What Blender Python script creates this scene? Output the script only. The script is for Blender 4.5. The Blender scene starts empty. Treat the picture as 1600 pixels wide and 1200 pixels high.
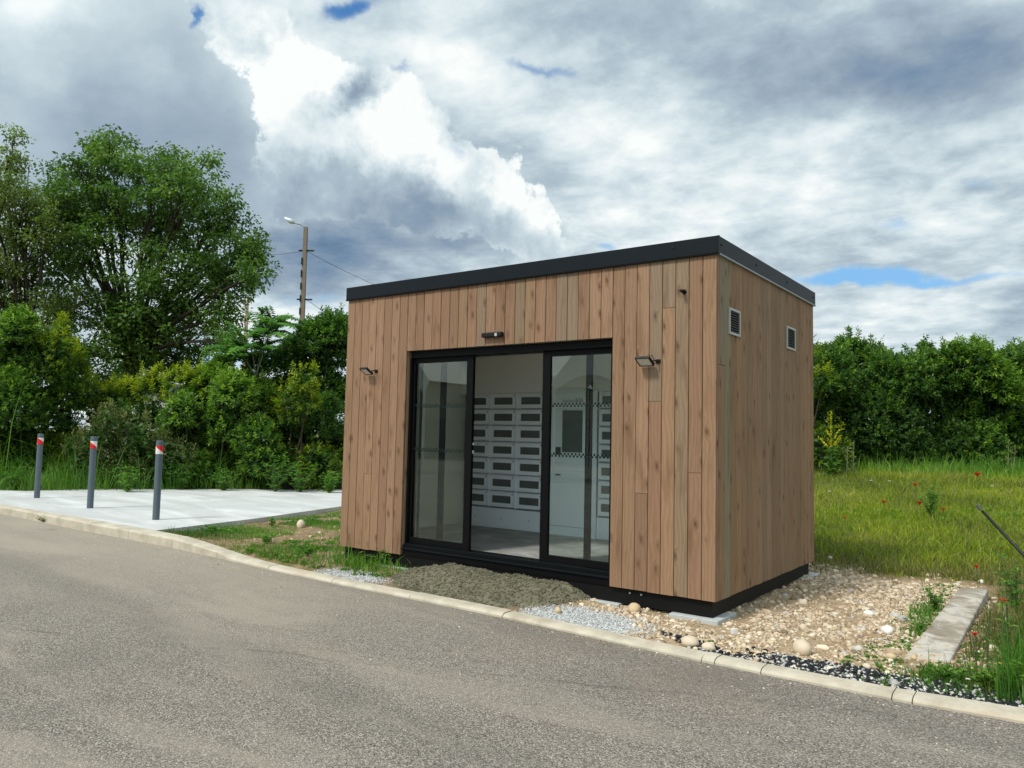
import bpy, bmesh, math, random
import numpy as np
from mathutils import Vector, Matrix

random.seed(7)
rng = np.random.default_rng(7)
R = math.radians
sc = bpy.context.scene
col = sc.collection

# ------------------------------------------------------------------ camera
CAM = Vector((2.1826, -5.5569, 1.189))
CR = Vector((0.80571, 0.59190, 0.02215)); CU = Vector((0.02256, -0.06803, 0.99743)); CF = Vector((-0.59188, 0.80314, 0.06817))
FPX = 1199.24
cd = bpy.data.cameras.new('camera'); cam = bpy.data.objects.new('camera', cd); col.objects.link(cam)
M = Matrix.Identity(4)
for i in range(3):
    M[i][0] = CR[i]; M[i][1] = CU[i]; M[i][2] = -CF[i]; M[i][3] = CAM[i]
cam.matrix_world = M
cd.sensor_width = 36; cd.lens = FPX / 1600 * 36; cd.clip_start = 0.05; cd.clip_end = 3000
sc.camera = cam

def at(px, py, depth):
    """a point of the place seen in direction px, py at a given depth"""
    return CAM + (CF + CR * ((px - 800) / FPX) - CU * ((py - 600) / FPX)) * depth

# ------------------------------------------------------------------ view, sun, sky
sc.view_settings.view_transform = 'Standard'; sc.view_settings.look = 'None'
sc.view_settings.exposure = 0.35; sc.view_settings.gamma = 1.0
sc.view_settings.use_curve_mapping = False
sc.cycles.use_denoising = True
sc.cycles.max_bounces = 10; sc.cycles.transparent_max_bounces = 16; sc.cycles.diffuse_bounces = 7
sc.cycles.sample_clamp_indirect = 6.0

SUN_DIR = Vector((-0.16, -0.61, 0.775)).normalized()          # towards the sun
SUN_EL = math.asin(SUN_DIR.z); SUN_ROT = math.atan2(SUN_DIR.x, SUN_DIR.y)
sd = bpy.data.lights.new('sun', 'SUN'); sd.energy = 2.4; sd.angle = R(9); sd.color = (1.0, 0.95, 0.87)
sun = bpy.data.objects.new('sun', sd); col.objects.link(sun)
sun.rotation_euler = SUN_DIR.to_track_quat('Z', 'Y').to_euler(); sun.location = (0, -10, 30)


class NT:
    """small helper to write node trees"""
    def __init__(s, tree):
        s.t = tree; s.n = tree.nodes; s.l = tree.links
    def new(s, ty, **kw):
        n = s.n.new(ty)
        for k, v in kw.items(): setattr(n, k, v)
        return n
    def put(s, sock, v):
        if v is None: return
        if isinstance(v, bpy.types.NodeSocket): s.l.new(v, sock)
        else:
            if isinstance(v, (tuple, list)) and sock.type == 'RGBA' and len(v) == 3: v = (*v, 1)
            sock.default_value = v
    def m(s, op, a, b=None, c=None, clamp=False):
        n = s.new('ShaderNodeMath', operation=op, use_clamp=clamp)
        s.put(n.inputs[0], a); s.put(n.inputs[1], b); s.put(n.inputs[2], c)
        return n.outputs[0]
    def vm(s, op, a, b=None, sc_=None):
        n = s.new('ShaderNodeVectorMath', operation=op)
        s.put(n.inputs[0], a); s.put(n.inputs[1], b)
        if sc_ is not None: s.put(n.inputs['Scale'], sc_)
        return n.outputs[0]
    def comb(s, x, y, z):
        n = s.new('ShaderNodeCombineXYZ')
        for i, v in enumerate((x, y, z)): s.put(n.inputs[i], v)
        return n.outputs[0]
    def sep(s, v):
        n = s.new('ShaderNodeSeparateXYZ'); s.put(n.inputs[0], v); return n.outputs
    def noise(s, vec, scale, detail=4, rough=.55, dist=0.0, color=False):
        n = s.new('ShaderNodeTexNoise'); s.put(n.inputs['Vector'], vec)
        n.inputs['Scale'].default_value = scale; n.inputs['Detail'].default_value = detail
        n.inputs['Roughness'].default_value = rough; n.inputs['Distortion'].default_value = dist
        return n.outputs['Color' if color else 'Fac']
    def vor(s, vec, scale, out='Distance', feature='F1', rand=1.0):
        n = s.new('ShaderNodeTexVoronoi', feature=feature); s.put(n.inputs['Vector'], vec)
        n.inputs['Scale'].default_value = scale; n.inputs['Randomness'].default_value = rand
        return n.outputs[out]
    def ramp(s, f, stops, interp='LINEAR'):
        n = s.new('ShaderNodeValToRGB'); n.color_ramp.interpolation = interp
        e = n.color_ramp.elements
        while len(e) < len(stops): e.new(0.5)
        for el, (p, c) in zip(e, stops):
            el.position = p
            if not isinstance(c, (tuple, list)): c = (c, c, c)
            el.color = (*c, 1) if len(c) == 3 else c
        s.put(n.inputs[0], f); return n.outputs[0]
    def mix(s, f, a, b, mode='MIX'):
        n = s.new('ShaderNodeMix', data_type='RGBA', blend_type=mode)
        s.put(n.inputs[0], f); s.put(n.inputs[6], a); s.put(n.inputs[7], b)
        return n.outputs[2]
    def ss(s, x, lo, hi):
        n = s.new('ShaderNodeMapRange', interpolation_type='SMOOTHSTEP')
        s.put(n.inputs[0], x); n.inputs[1].default_value = lo; n.inputs[2].default_value = hi
        return n.outputs[0]


world = bpy.data.worlds.new('World'); sc.world = world; world.use_nodes = True
W_ = NT(world.node_tree); W_.n.clear()
out = W_.new('ShaderNodeOutputWorld'); bg = W_.new('ShaderNodeBackground'); W_.l.new(bg.outputs[0], out.inputs[0])
bg.inputs[1].default_value = 0.1
sky = W_.new('ShaderNodeTexSky', sky_type='NISHITA', sun_disc=False, sun_elevation=SUN_EL, sun_rotation=SUN_ROT)
sky.air_density = 1.0; sky.dust_density = 0.6; sky.ozone_density = 2.5
tc = W_.new('ShaderNodeTexCoord').outputs['Generated']
d = W_.sep(tc)
warp = W_.sep(W_.vm('SUBTRACT', W_.noise(tc, 4.5, 7, .58, color=True), (.5, .5, .5)))
warp2 = W_.sep(W_.vm('SUBTRACT', W_.noise(tc, 17.0, 8, .62, color=True), (.5, .5, .5)))
az0 = W_.m('MULTIPLY', W_.m('ARCTAN2', d[0], d[1]), 180 / math.pi)
el0 = W_.m('MULTIPLY', W_.m('ARCSINE', d[2]), 180 / math.pi)
azs = W_.m('MULTIPLY_ADD', warp[0], 14.0, az0); els = W_.m('MULTIPLY_ADD', warp[1], 7.0, el0)      # soft layers
azc = W_.m('MULTIPLY_ADD', warp2[0], 7.0, W_.m('MULTIPLY_ADD', warp[0], 7.0, az0))                  # billowing edges
elc = W_.m('MULTIPLY_ADD', warp2[1], 6.0, W_.m('MULTIPLY_ADD', warp[1], 5.0, el0))

def blobs(az, el, lst, acc=0.0):
    for (a, e, rx, ry, rot, amp) in lst:
        c, s = math.cos(R(rot)), math.sin(R(rot))
        u = W_.m('MULTIPLY_ADD', az, c / rx, W_.m('MULTIPLY_ADD', el, s / rx, -(a * c + e * s) / rx))
        v = W_.m('MULTIPLY_ADD', az, -s / ry, W_.m('MULTIPLY_ADD', el, c / ry, (a * s - e * c) / ry))
        q = W_.m('MULTIPLY_ADD', u, u, W_.m('MULTIPLY', v, v))
        acc = W_.m('MULTIPLY_ADD', W_.m('EXPONENT', W_.m('MULTIPLY', q, -1.0)), amp, acc)
    return acc

SOFT = [(-50.5, 13.6, 9.0, 2.1, 5, -0.44), (-42.5, 14.4, 4.3, 1.2, -2, -0.16), (-52.1, 10.8, 5.5, 1.6, 4, -0.22), (-55.8, 5.1, 3.8, 2.3, 3, 0.05),
        (-8.7, 24.2, 9.8, 2.6, -10, -0.42), (-18.8, 23.8, 5.4, 1.6, -6, -0.16), (-24.8, 27.9, 9.0, 2.0, -4, -0.20), (-29.0, 22.8, 9.2, 1.9, -2, 0.08),
        (-15.7, 17.7, 14.2, 1.9, -10, 0.13), (-27.0, 14.3, 12.3, 1.0, -1, 0.07), (-41.8, 25.0, 6.4, 4.4, 3, 0.16), (-38.7, 20.6, 4.3, 1.0, -16, -0.12),
        (-7.8, 8.2, 7.4, 1.2, -3, 0.08), (-11.6, 14.4, 4.4, 1.0, -13, -0.22), (-4.4, 16.6, 3.6, 0.9, -14, -0.22), (-69.4, 25.2, 5.4, 1.4, 15, 0.1)]
CUM = [(-54.9, 24.2, 4.7, 5.0, -53, 1), (-48.4, 21.3, 5.5, 4.2, -13, 1), (-43.5, 19.0, 5.1, 3.2, -35, 1), (-37.7, 17.0, 4.2, 2.8, -41, 1),
       (-35.2, 15.0, 2.8, 1.9, -42, 0.9), (-51.9, 17.5, 7.6, 2.6, -4, 0.9), (-56.9, 27.8, 2.6, 2.2, 10, 0.7)]
CTONE = [(-55.8, 23.7, 2.3, 4.9, -64, 0.3), (-52.8, 25.7, 3.7, 2.4, 8, 0.3), (-47.9, 22.1, 3.8, 2.5, 5, 0.25), (-42.1, 19.5, 3.7, 1.2, -37, 0.24),
         (-36.7, 18.4, 2.8, 1.2, -44, 0.27), (-33.8, 16.0, 1.4, 1.0, -42, 0.22), (-48.9, 23.7, 1.9, 1.3, 6, -0.5), (-48.2, 16.0, 10.3, 2.2, 4, -0.34),
         (-50.1, 18.5, 4.2, 1.7, 5, -0.15), (-39.6, 15.1, 4.3, 1.6, -17, -0.18), (-55.9, 26.4, 1.4, 1.4, 9, -0.2)]
LEFT = [(-65.8, 19.9, 8.7, 7.3, 12, 1), (-60.4, 21.3, 3.5, 5.2, 10, 1), (-60.4, 14.7, 5.3, 4.6, 8, 1), (-71.3, 21.6, 5.1, 5.7, 15, 0.8), (-64.3, 26.3, 5.9, 1.8, 13, 0.5)]
LTONE = [(-65.0, 18.5, 6.5, 2.7, 11, -0.26), (-59.1, 21.1, 2.5, 4.4, 9, -0.15), (-69.2, 21.1, 2.1, 2.6, 13, 0.12), (-69.4, 25.0, 4.3, 1.4, 15, 0.3),
         (-62.6, 24.0, 3.2, 1.5, 12, 0.08), (-65.5, 14.0, 9.4, 2.4, 9, -0.28)]
GAP = [(-48.5, 29.5, 2.6, 0.8, 6, 1.2), (-59.5, 27.6, 0.5, 0.9, 11, 1.1), (-35.7, 25.8, 1.7, 0.5, 1, 0.8), (-47.0, 25.1, 0.5, 0.8, -53, 0.7), (-12.4, 11.2, 5.8, 0.62, -3, 1.45),
       (-5.9, 10.3, 5.4, 0.45, -4, 0.8), (-30.3, 14.4, 1.8, 0.45, 0, 0.8), (-9.6, 14.8, 2.6, 0.6, -14, 0.75), (-4.8, 16.9, 2.4, 0.6, -14, 0.6), (-52.9, 9.3, 4.0, 0.8, 4, 0.6),
       (-55.4, 5.1, 3.8, 1.3, 3, 0.8), (-40.9, 20.3, 1.4, 0.5, -35, 0.5), (-45.0, 7.0, 5.0, 1.0, 0, 0.4)]
# cloud sheet seen in perspective: noise on the plane the layer lies in
inv = W_.m('DIVIDE', 1.0, W_.m('ADD', W_.m('MAXIMUM', d[2], 0.0), 0.16))
pl = W_.comb(W_.m('MULTIPLY', d[0], inv), W_.m('MULTIPLY', d[1], inv), 0.0)
sheet = W_.noise(pl, 1.7, 8, .58, .35)
fine = W_.noise(pl, 6.5, 7, .6, .2)
puff = W_.noise(tc, 11.0, 8, .6)
T = W_.m('MULTIPLY_ADD', W_.m('SUBTRACT', sheet, .5), 1.0, W_.m('MULTIPLY_ADD', W_.m('SUBTRACT', fine, .5), .62, .73))
T = blobs(azs, els, SOFT, T)
cf = W_.m('MULTIPLY_ADD', W_.m('SUBTRACT', puff, .5), .5, blobs(azc, elc, CUM))
CM = W_.ss(cf, .42, .56)
CT = blobs(azc, elc, CTONE, W_.m('MULTIPLY_ADD', W_.m('SUBTRACT', puff, .5), .9, .80))
T = W_.mix(CM, T, CT)
lf = W_.m('MULTIPLY_ADD', W_.m('SUBTRACT', puff, .5), .3, blobs(azc, elc, LEFT))
LM = W_.ss(lf, .45, .62)
LT = blobs(azs, els, LTONE, W_.m('MULTIPLY_ADD', W_.m('SUBTRACT', sheet, .5), .5, W_.m('MULTIPLY_ADD', W_.m('SUBTRACT', puff, .5), .25, .67)))
T = W_.mix(LM, T, LT)
cloud = W_.ramp(T, [(0.0, (.085, .165, .275)), (.22, (.165, .255, .375)), (.42, (.28, .365, .46)), (.62, (.43, .53, .60)), (.80, (.66, .76, .80)), (.97, (.92, .95, .94))])
gap = W_.m('ADD', blobs(azs, els, GAP), W_.m('MULTIPLY', W_.m('SUBTRACT', sheet, .5), -1.1))
GM = W_.m('MULTIPLY', W_.ss(gap, .28, 1.15), W_.ss(d[2], -0.02, .03))
blue = W_.mix(.7, W_.vm('SCALE', sky.outputs[0], sc_=1.0), W_.mix(W_.ss(d[2], .2, .5), (1.7, 4.3, 7.4), (.45, 1.8, 4.4)))
skyc = W_.mix(GM, W_.vm('SCALE', cloud, sc_=8.2), blue)
# cloud brightened round the sun like forward scattering, added to lift the dim interior
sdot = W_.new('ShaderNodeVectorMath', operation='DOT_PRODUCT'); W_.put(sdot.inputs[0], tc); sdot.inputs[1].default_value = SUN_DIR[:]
fill_glow = W_.m('MULTIPLY_ADD', W_.m('POWER', W_.m('MAXIMUM', sdot.outputs['Value'], 0.0), 2.5), 1.1, 1.0)
W_.put(bg.inputs[0], W_.vm('SCALE', skyc, sc_=fill_glow))

# ------------------------------------------------------------------ helpers: objects
def tag(o, label=None, cat=None, group=None, kind=None):
    for k, v in (('label', label), ('category', cat), ('group', group), ('kind', kind)):
        if v: o[k] = v
    return o

def link(o, parent=None):
    col.objects.link(o)
    if parent is not None: o.parent = parent
    return o

def empty(name, loc, label=None, cat=None, group=None, kind=None, rz=0):
    o = bpy.data.objects.new(name, None); o.empty_display_size = .1
    o.location = loc; o.rotation_euler = (0, 0, rz)
    return tag(link(o), label, cat, group, kind)

class MB:
    """collects simple shapes into one mesh"""
    def __init__(s): s.v = []; s.f = []
    def add(s, vs, fs):
        b = len(s.v); s.v += [tuple(v) for v in vs]; s.f += [tuple(i + b for i in f) for f in fs]
        return s
    def box(s, x0, x1, y0, y1, z0, z1, m=None):
        vs = [(x0, y0, z0), (x1, y0, z0), (x1, y1, z0), (x0, y1, z0), (x0, y0, z1), (x1, y0, z1), (x1, y1, z1), (x0, y1, z1)]
        if m is not None: vs = [m @ Vector(v) for v in vs]
        return s.add(vs, [(0, 3, 2, 1), (4, 5, 6, 7), (0, 1, 5, 4), (1, 2, 6, 5), (2, 3, 7, 6), (3, 0, 4, 7)])
    def tube(s, pts, rad, n=8, caps=True):
        pts = [Vector(p) for p in pts]
        rads = rad if isinstance(rad, (list, tuple)) else [rad] * len(pts)
        vs = []; up = Vector((0, 0, 1))
        for i, p in enumerate(pts):
            t = (pts[min(i + 1, len(pts) - 1)] - pts[max(i - 1, 0)]).normalized()
            a = up if abs(t.z) < .9 else Vector((1, 0, 0))
            x = t.cross(a).normalized(); y = x.cross(t)
            for k in range(n):
                an = 2 * math.pi * k / n
                vs.append(p + (x * math.cos(an) + y * math.sin(an)) * rads[i])
        fs = []
        for i in range(len(pts) - 1):
            for k in range(n):
                fs.append((i * n + k, i * n + (k + 1) % n, (i + 1) * n + (k + 1) % n, (i + 1) * n + k))
        if caps:
            fs.append(tuple(range(n - 1, -1, -1))); fs.append(tuple((len(pts) - 1) * n + k for k in range(n)))
        return s.add(vs, fs)
    def build(s, name, mat, parent=None, smooth=False):
        me = bpy.data.meshes.new(name); me.from_pydata(s.v, [], s.f); me.materials.append(mat)
        if smooth:
            me.polygons.foreach_set('use_smooth', [True] * len(me.polygons))
        me.update()
        return link(bpy.data.objects.new(name, me), parent)

def bevel(o, w=.004, seg=1):
    m = o.modifiers.new('edge', 'BEVEL'); m.width = w; m.segments = seg; m.limit_method = 'ANGLE'; m.angle_limit = R(40)
    return o

def mass(name, V, F, mat, parent=None, tint=None, pcol=None, smooth=False):
    """large mesh straight from numpy arrays; F is (n, k)"""
    me = bpy.data.meshes.new(name); V = np.asarray(V, np.float32); F = np.asarray(F, np.int32)
    n, k = F.shape
    me.vertices.add(len(V)); me.vertices.foreach_set('co', V.ravel())
    me.loops.add(n * k); me.loops.foreach_set('vertex_index', F.ravel())
    me.polygons.add(n); me.polygons.foreach_set('loop_start', np.arange(n, dtype=np.int32) * k)
    try: me.polygons.foreach_set('loop_total', np.full(n, k, np.int32))
    except Exception: pass
    if smooth: me.polygons.foreach_set('use_smooth', np.ones(n, bool))
    me.update(calc_edges=True)
    if tint is not None:
        a = me.attributes.new('tint', 'FLOAT', 'FACE'); a.data.foreach_set('value', np.asarray(tint, np.float32))
    if pcol is not None:
        a = me.attributes.new('zone', 'FLOAT_COLOR', 'POINT')
        a.data.foreach_set('color', np.concatenate([pcol, np.ones((len(pcol), 1))], 1).astype(np.float32).ravel())
    me.materials.append(mat)
    return link(bpy.data.objects.new(name, me), parent)

def copy_tree(o, parent=None):
    c = o.copy(); col.objects.link(c); c.parent = parent
    for ch in list(o.children): copy_tree(ch, c)
    return c

def hash2(ix, iy, seed):
    h = np.sin(ix * 127.1 + iy * 311.7 + seed * 74.7) * 43758.5453
    return h - np.floor(h)
def vn(x, y, seed=0):
    x = np.asarray(x, float); y = np.asarray(y, float)
    ix = np.floor(x); iy = np.floor(y); fx = x - ix; fy = y - iy
    fx = fx * fx * (3 - 2 * fx); fy = fy * fy * (3 - 2 * fy)
    a = hash2(ix, iy, seed); b = hash2(ix + 1, iy, seed); c = hash2(ix, iy + 1, seed); d_ = hash2(ix + 1, iy + 1, seed)
    return (a * (1 - fx) + b * fx) * (1 - fy) + (c * (1 - fx) + d_ * fx) * fy
def fbm(x, y, seed=0, o=4):
    s = 0; a = .5; t = 0
    for i in range(o):
        s = s + a * vn(x * 2 ** i, y * 2 ** i, seed + i); t += a; a *= .5
    return s / t
def sst(x, a, b):
    t = np.clip((x - a) / (b - a), 0, 1); return t * t * (3 - 2 * t)

# ------------------------------------------------------------------ materials
def mat_new(name):
    m = bpy.data.materials.new(name); m.use_nodes = True
    t = NT(m.node_tree); b = t.n['Principled BSDF']
    return m, t, b

def simple(name, color, rough=.6, metal=0.0, spec=.5, vary=.12, scale=12, bump=0.0):
    m, t, b = mat_new(name)
    g = t.new('ShaderNodeNewGeometry').outputs['Position']
    n = t.noise(g, scale, 5, .6)
    c = t.mix(n, tuple(x * (1 - vary) for x in color), tuple(min(1, x * (1 + vary)) for x in color))
    t.put(b.inputs['Base Color'], c); b.inputs['Roughness'].default_value = rough; b.inputs['Metallic'].default_value = metal
    b.inputs['Specular IOR Level'].default_value = spec
    if bump:
        bn = t.new('ShaderNodeBump'); bn.inputs['Strength'].default_value = bump; bn.inputs['Distance'].default_value = .01
        t.put(bn.inputs['Height'], t.noise(g, scale * 5, 6, .6)); t.put(b.inputs['Normal'], bn.outputs[0])
    return m

def wood_mat():
    m, t, b = mat_new('plank_wood')
    oi = t.new('ShaderNodeObjectInfo')
    oc = t.new('ShaderNodeTexCoord').outputs['Object']
    off = t.vm('SCALE', t.comb(oi.outputs['Random'], t.m('MULTIPLY', oi.outputs['Random'], 7.3), t.m('MULTIPLY', oi.outputs['Random'], 3.1)), sc_=40.0)
    p = t.vm('ADD', oc, off); s = t.sep(p)
    # knots
    kn = t.new('ShaderNodeTexVoronoi', feature='F1', voronoi_dimensions='2D'); t.put(kn.inputs['Vector'], t.comb(t.m('MULTIPLY', s[0], 9.5), t.m('MULTIPLY_ADD', s[2], 4.3, t.m('MULTIPLY', s[0], 2.0)), 0.0))
    kn.inputs['Scale'].default_value = 1.0
    kd = kn.outputs['Distance']; kc = t.sep(kn.outputs['Color'])
    has = t.m('MULTIPLY', t.ss(kc[0], .50, .56), t.ss(kc[1], .0, .8))
    halo = t.m('MULTIPLY', t.m('SUBTRACT', 1.0, t.ss(kd, 0.02, .42)), has)
    core = t.m('MULTIPLY', t.m('SUBTRACT', 1.0, t.ss(kd, .055, .115)), has)
    ringk = t.m('MULTIPLY', t.m('SUBTRACT', 1.0, t.ss(kd, .11, .30)), has)
    # grain, pushed aside around the knots
    warp_ = t.m('MULTIPLY_ADD', t.noise(t.comb(t.m('MULTIPLY', s[0], 6.0), 0.0, t.m('MULTIPLY', s[2], 1.3)), 1.0, 3, .5), 5.5, t.m('MULTIPLY', halo, 1.6))
    ph = t.m('ADD', t.m('MULTIPLY', s[0], 190.0), t.m('MULTIPLY', warp_, 5.5))
    ring = t.m('MULTIPLY_ADD', t.m('SINE', ph), .5, .5)
    fib = t.noise(t.comb(t.m('MULTIPLY', s[0], 160.0), 0.0, t.m('MULTIPLY', s[2], 5.0)), 1.0, 4, .65)
    blotch = t.noise(t.comb(t.m('MULTIPLY', s[0], 9.0), 0.0, t.m('MULTIPLY', s[2], 1.8)), 1.0, 4, .55)
    basec = oi.outputs['Color']
    c = t.mix(t.m('MULTIPLY', ring, .55), basec, t.vm('MULTIPLY', basec, (.56, .47, .40)))
    c = t.mix(t.m('MULTIPLY', fib, .6), c, t.vm('MULTIPLY', basec, (1.45, 1.42, 1.32)))
    c = t.mix(t.ss(blotch, .48, .78), c, t.vm('MULTIPLY', basec, (.66, .58, .50)))
    c = t.mix(t.m('MULTIPLY', t.ss(blotch, .44, .22), .4), c, t.vm('MULTIPLY', basec, (1.05, 1.14, 1.05)))
    c = t.mix(t.m('MULTIPLY', ringk, .5), c, t.vm('MULTIPLY', basec, (.50, .38, .28)))
    c = t.mix(t.m('MULTIPLY', core, .7), c, (.075, .042, .024))
    t.put(b.inputs['Base Color'], c); b.inputs['Roughness'].default_value = .72; b.inputs['Specular IOR Level'].default_value = .25
    bn = t.new('ShaderNodeBump'); bn.inputs['Strength'].default_value = .35; bn.inputs['Distance'].default_value = .003
    t.put(bn.inputs['Height'], t.m('MULTIPLY_ADD', fib, .8, t.m('MULTIPLY', core, -1.0))); t.put(b.inputs['Normal'], bn.outputs[0])
    return m
WOOD = wood_mat()
BLACK = simple('black_powder_coated_metal', (.005, .005, .005), .45, 0.0, .3, .25, 4)
BLACKM = simple('black_aluminium', (.0038, .0038, .004), .5, 0.0, .1, .2, 6)
FASC = simple('anthracite_sheet_metal', (.006, .009, .012), .45, 0.0, .14, .15, 2.5)
DRIP = simple('grey_metal_edge', (.30, .32, .33), .45, .5, .5, .1)
SHELL = simple('black_wall_membrane', (.008, .008, .008), .9)
ROOFM = simple('dark_roof_membrane', (.05, .05, .055), .8, bump=.1)
STEELB = simple('black_steel_base', (.004, .004, .004), .55, 0, .2, .3, 3, .05)
CREAM = simple('cream_interior_panel', (.86, .82, .69), .45, 0, .4, .03, 2)
WHITEI = simple('white_interior_panel', (.88, .88, .86), .5, 0, .4, .03, 2)
LOCK = simple('white_locker_steel', (.86, .91, .96), .35, 0, .5, .03, 2)  # white steel, with the cool cast of sky light put into its colour
LOCKD = simple('dark_locker_seam', (.22, .24, .26), .6)
KNOB = simple('dark_lock', (.05, .05, .05), .4)
CONC = simple('footing_concrete', (.42, .44, .43), .85, 0, .3, .25, 20, .3)
WHITEP = simple('white_plastic', (.42, .43, .41), .5)
DGREY = simple('grey_louvre', (.10, .105, .11), .5)
CHECK = simple('frosted_marking_print', (.010, .018, .017), .8, 0, .1, vary=.1)
LENS = simple('lamp_lens', (.62, .62, .55), .25, vary=.1, scale=200)

def intfloor_mat():
    m, t, b = mat_new('interior_concrete_floor'); g = t.new('ShaderNodeNewGeometry').outputs['Position']
    c = t.ramp(t.noise(g, 3.5, 7, .62, .6), [(.3, (.17, .168, .155)), (.55, (.30, .297, .28)), (.75, (.48, .48, .46))])
    t.put(b.inputs['Base Color'], c); b.inputs['Roughness'].default_value = .55
    return m
INTF = intfloor_mat()

def glass_mat(name, tint, refl=1.0):
    m, t, b = mat_new(name); t.n.remove(b)
    o = t.n['Material Output']
    tr = t.new('ShaderNodeBsdfTransparent'); tr.inputs[0].default_value = (*tint, 1)
    gl = t.new('ShaderNodeBsdfGlossy'); gl.inputs['Roughness'].default_value = 0.0; gl.inputs[0].default_value = (.9, 1, .97, 1)
    fr = t.new('ShaderNodeFresnel'); fr.inputs[0].default_value = 1.52
    f = t.m('MULTIPLY', fr.outputs[0], refl, clamp=True)
    mx = t.new('ShaderNodeMixShader'); t.put(mx.inputs[0], f); t.l.new(tr.outputs[0], mx.inputs[1]); t.l.new(gl.outputs[0], mx.inputs[2])
    t.l.new(mx.outputs[0], o.inputs[0])
    return m
GLASS = glass_mat('tinted_door_glass', (.86, .97, .92), 2.2)
LWIN = simple('dark_locker_window', (.12, .135, .13), .2, 0, .5, .4, 3)

def leaf_mat(name, dark, mid, light, trans=.35, scale=1.2):
    """leaf colours by each leaf's own tint"""
    m, t, b = mat_new(name)
    a = t.new('ShaderNodeAttribute', attribute_name='tint').outputs['Fac']
    g = t.new('ShaderNodeNewGeometry').outputs['Position']
    f = t.m('MULTIPLY_ADD', t.m('SUBTRACT', t.noise(g, scale, 3, .5), .5), .7, a, clamp=True)
    c = t.ramp(f, [(0.0, dark), (.5, mid), (1.0, light)])
    t.put(b.inputs['Base Color'], c); b.inputs['Roughness'].default_value = .5; b.inputs['Specular IOR Level'].default_value = .3
    tl = t.new('ShaderNodeBsdfTranslucent'); t.put(tl.inputs[0], t.vm('MULTIPLY', c, (1.2, 1.5, .6)))
    mx = t.new('ShaderNodeMixShader'); mx.inputs[0].default_value = trans
    t.l.new(b.outputs[0], mx.inputs[1]); t.l.new(tl.outputs[0], mx.inputs[2]); t.l.new(mx.outputs[0], t.n['Material Output'].inputs[0])
    return m
L_LAUREL = leaf_mat('laurel_leaf', (0.026, 0.060, 0.020), (0.077, 0.157, 0.035), (0.193, 0.320, 0.052))
L_BRIGHT = leaf_mat('bright_laurel_leaf', (0.032, 0.075, 0.020), (0.101, 0.206, 0.029), (0.279, 0.411, 0.050))
L_YELLOW = leaf_mat('golden_privet_leaf', (0.071, 0.130, 0.012), (0.211, 0.273, 0.014), (0.420, 0.441, 0.023))
L_DARK = leaf_mat('evergreen_and_inner_shade_leaf', (0.022, 0.055, 0.019), (0.060, 0.134, 0.029), (0.166, 0.304, 0.041))
L_WALNUT = leaf_mat('walnut_leaf', (0.043, 0.087, 0.024), (0.103, 0.190, 0.040), (0.208, 0.310, 0.058), .4, .6)
L_THIN = leaf_mat('thin_brownish_leaf', (0.055, 0.081, 0.025), (0.139, 0.194, 0.048), (0.242, 0.311, 0.071), .4)
L_AIL = leaf_mat('ailanthus_leaf', (0.033, 0.099, 0.033), (0.088, 0.209, 0.061), (0.176, 0.308, 0.088), .45)
L_DRY = leaf_mat('dry_bramble_leaf', (0.046, 0.058, 0.019), (0.117, 0.143, 0.046), (0.260, 0.260, 0.117), .3)
L_GRASS = leaf_mat('meadow_grass_blade', (0.105, 0.152, 0.012), (0.235, 0.304, 0.017), (0.419, 0.414, 0.037), .35, .5)
L_GRASSD = leaf_mat('rank_grass_blade', (0.034, 0.095, 0.013), (0.085, 0.215, 0.024), (0.208, 0.344, 0.040), .35, .8)
L_STRAW = leaf_mat('dry_grass_blade', (0.067, 0.077, 0.019), (0.173, 0.167, 0.050), (0.372, 0.322, 0.139), .3, 1.5)
L_RED = leaf_mat('poppy_petal', (.55, .02, .006), (.75, .035, .008), (.8, .06, .02), .35)
L_YEL = leaf_mat('yellow_petal', (.55, .45, .01), (.75, .62, .015), (.8, .7, .03), .3)
L_WHITE = leaf_mat('white_petal', (.6, .6, .58), (.75, .75, .72), (.8, .8, .8), .3)
STEM = simple('green_stem', (.06, .11, .03), .6)
BARK = simple('grey_brown_bark', (.045, .036, .027), .9, 0, .2, .4, 8, .6)
BARKG = simple('pale_green_bark', (.13, .15, .08), .8, 0, .2, .3, 8, .3)

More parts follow.
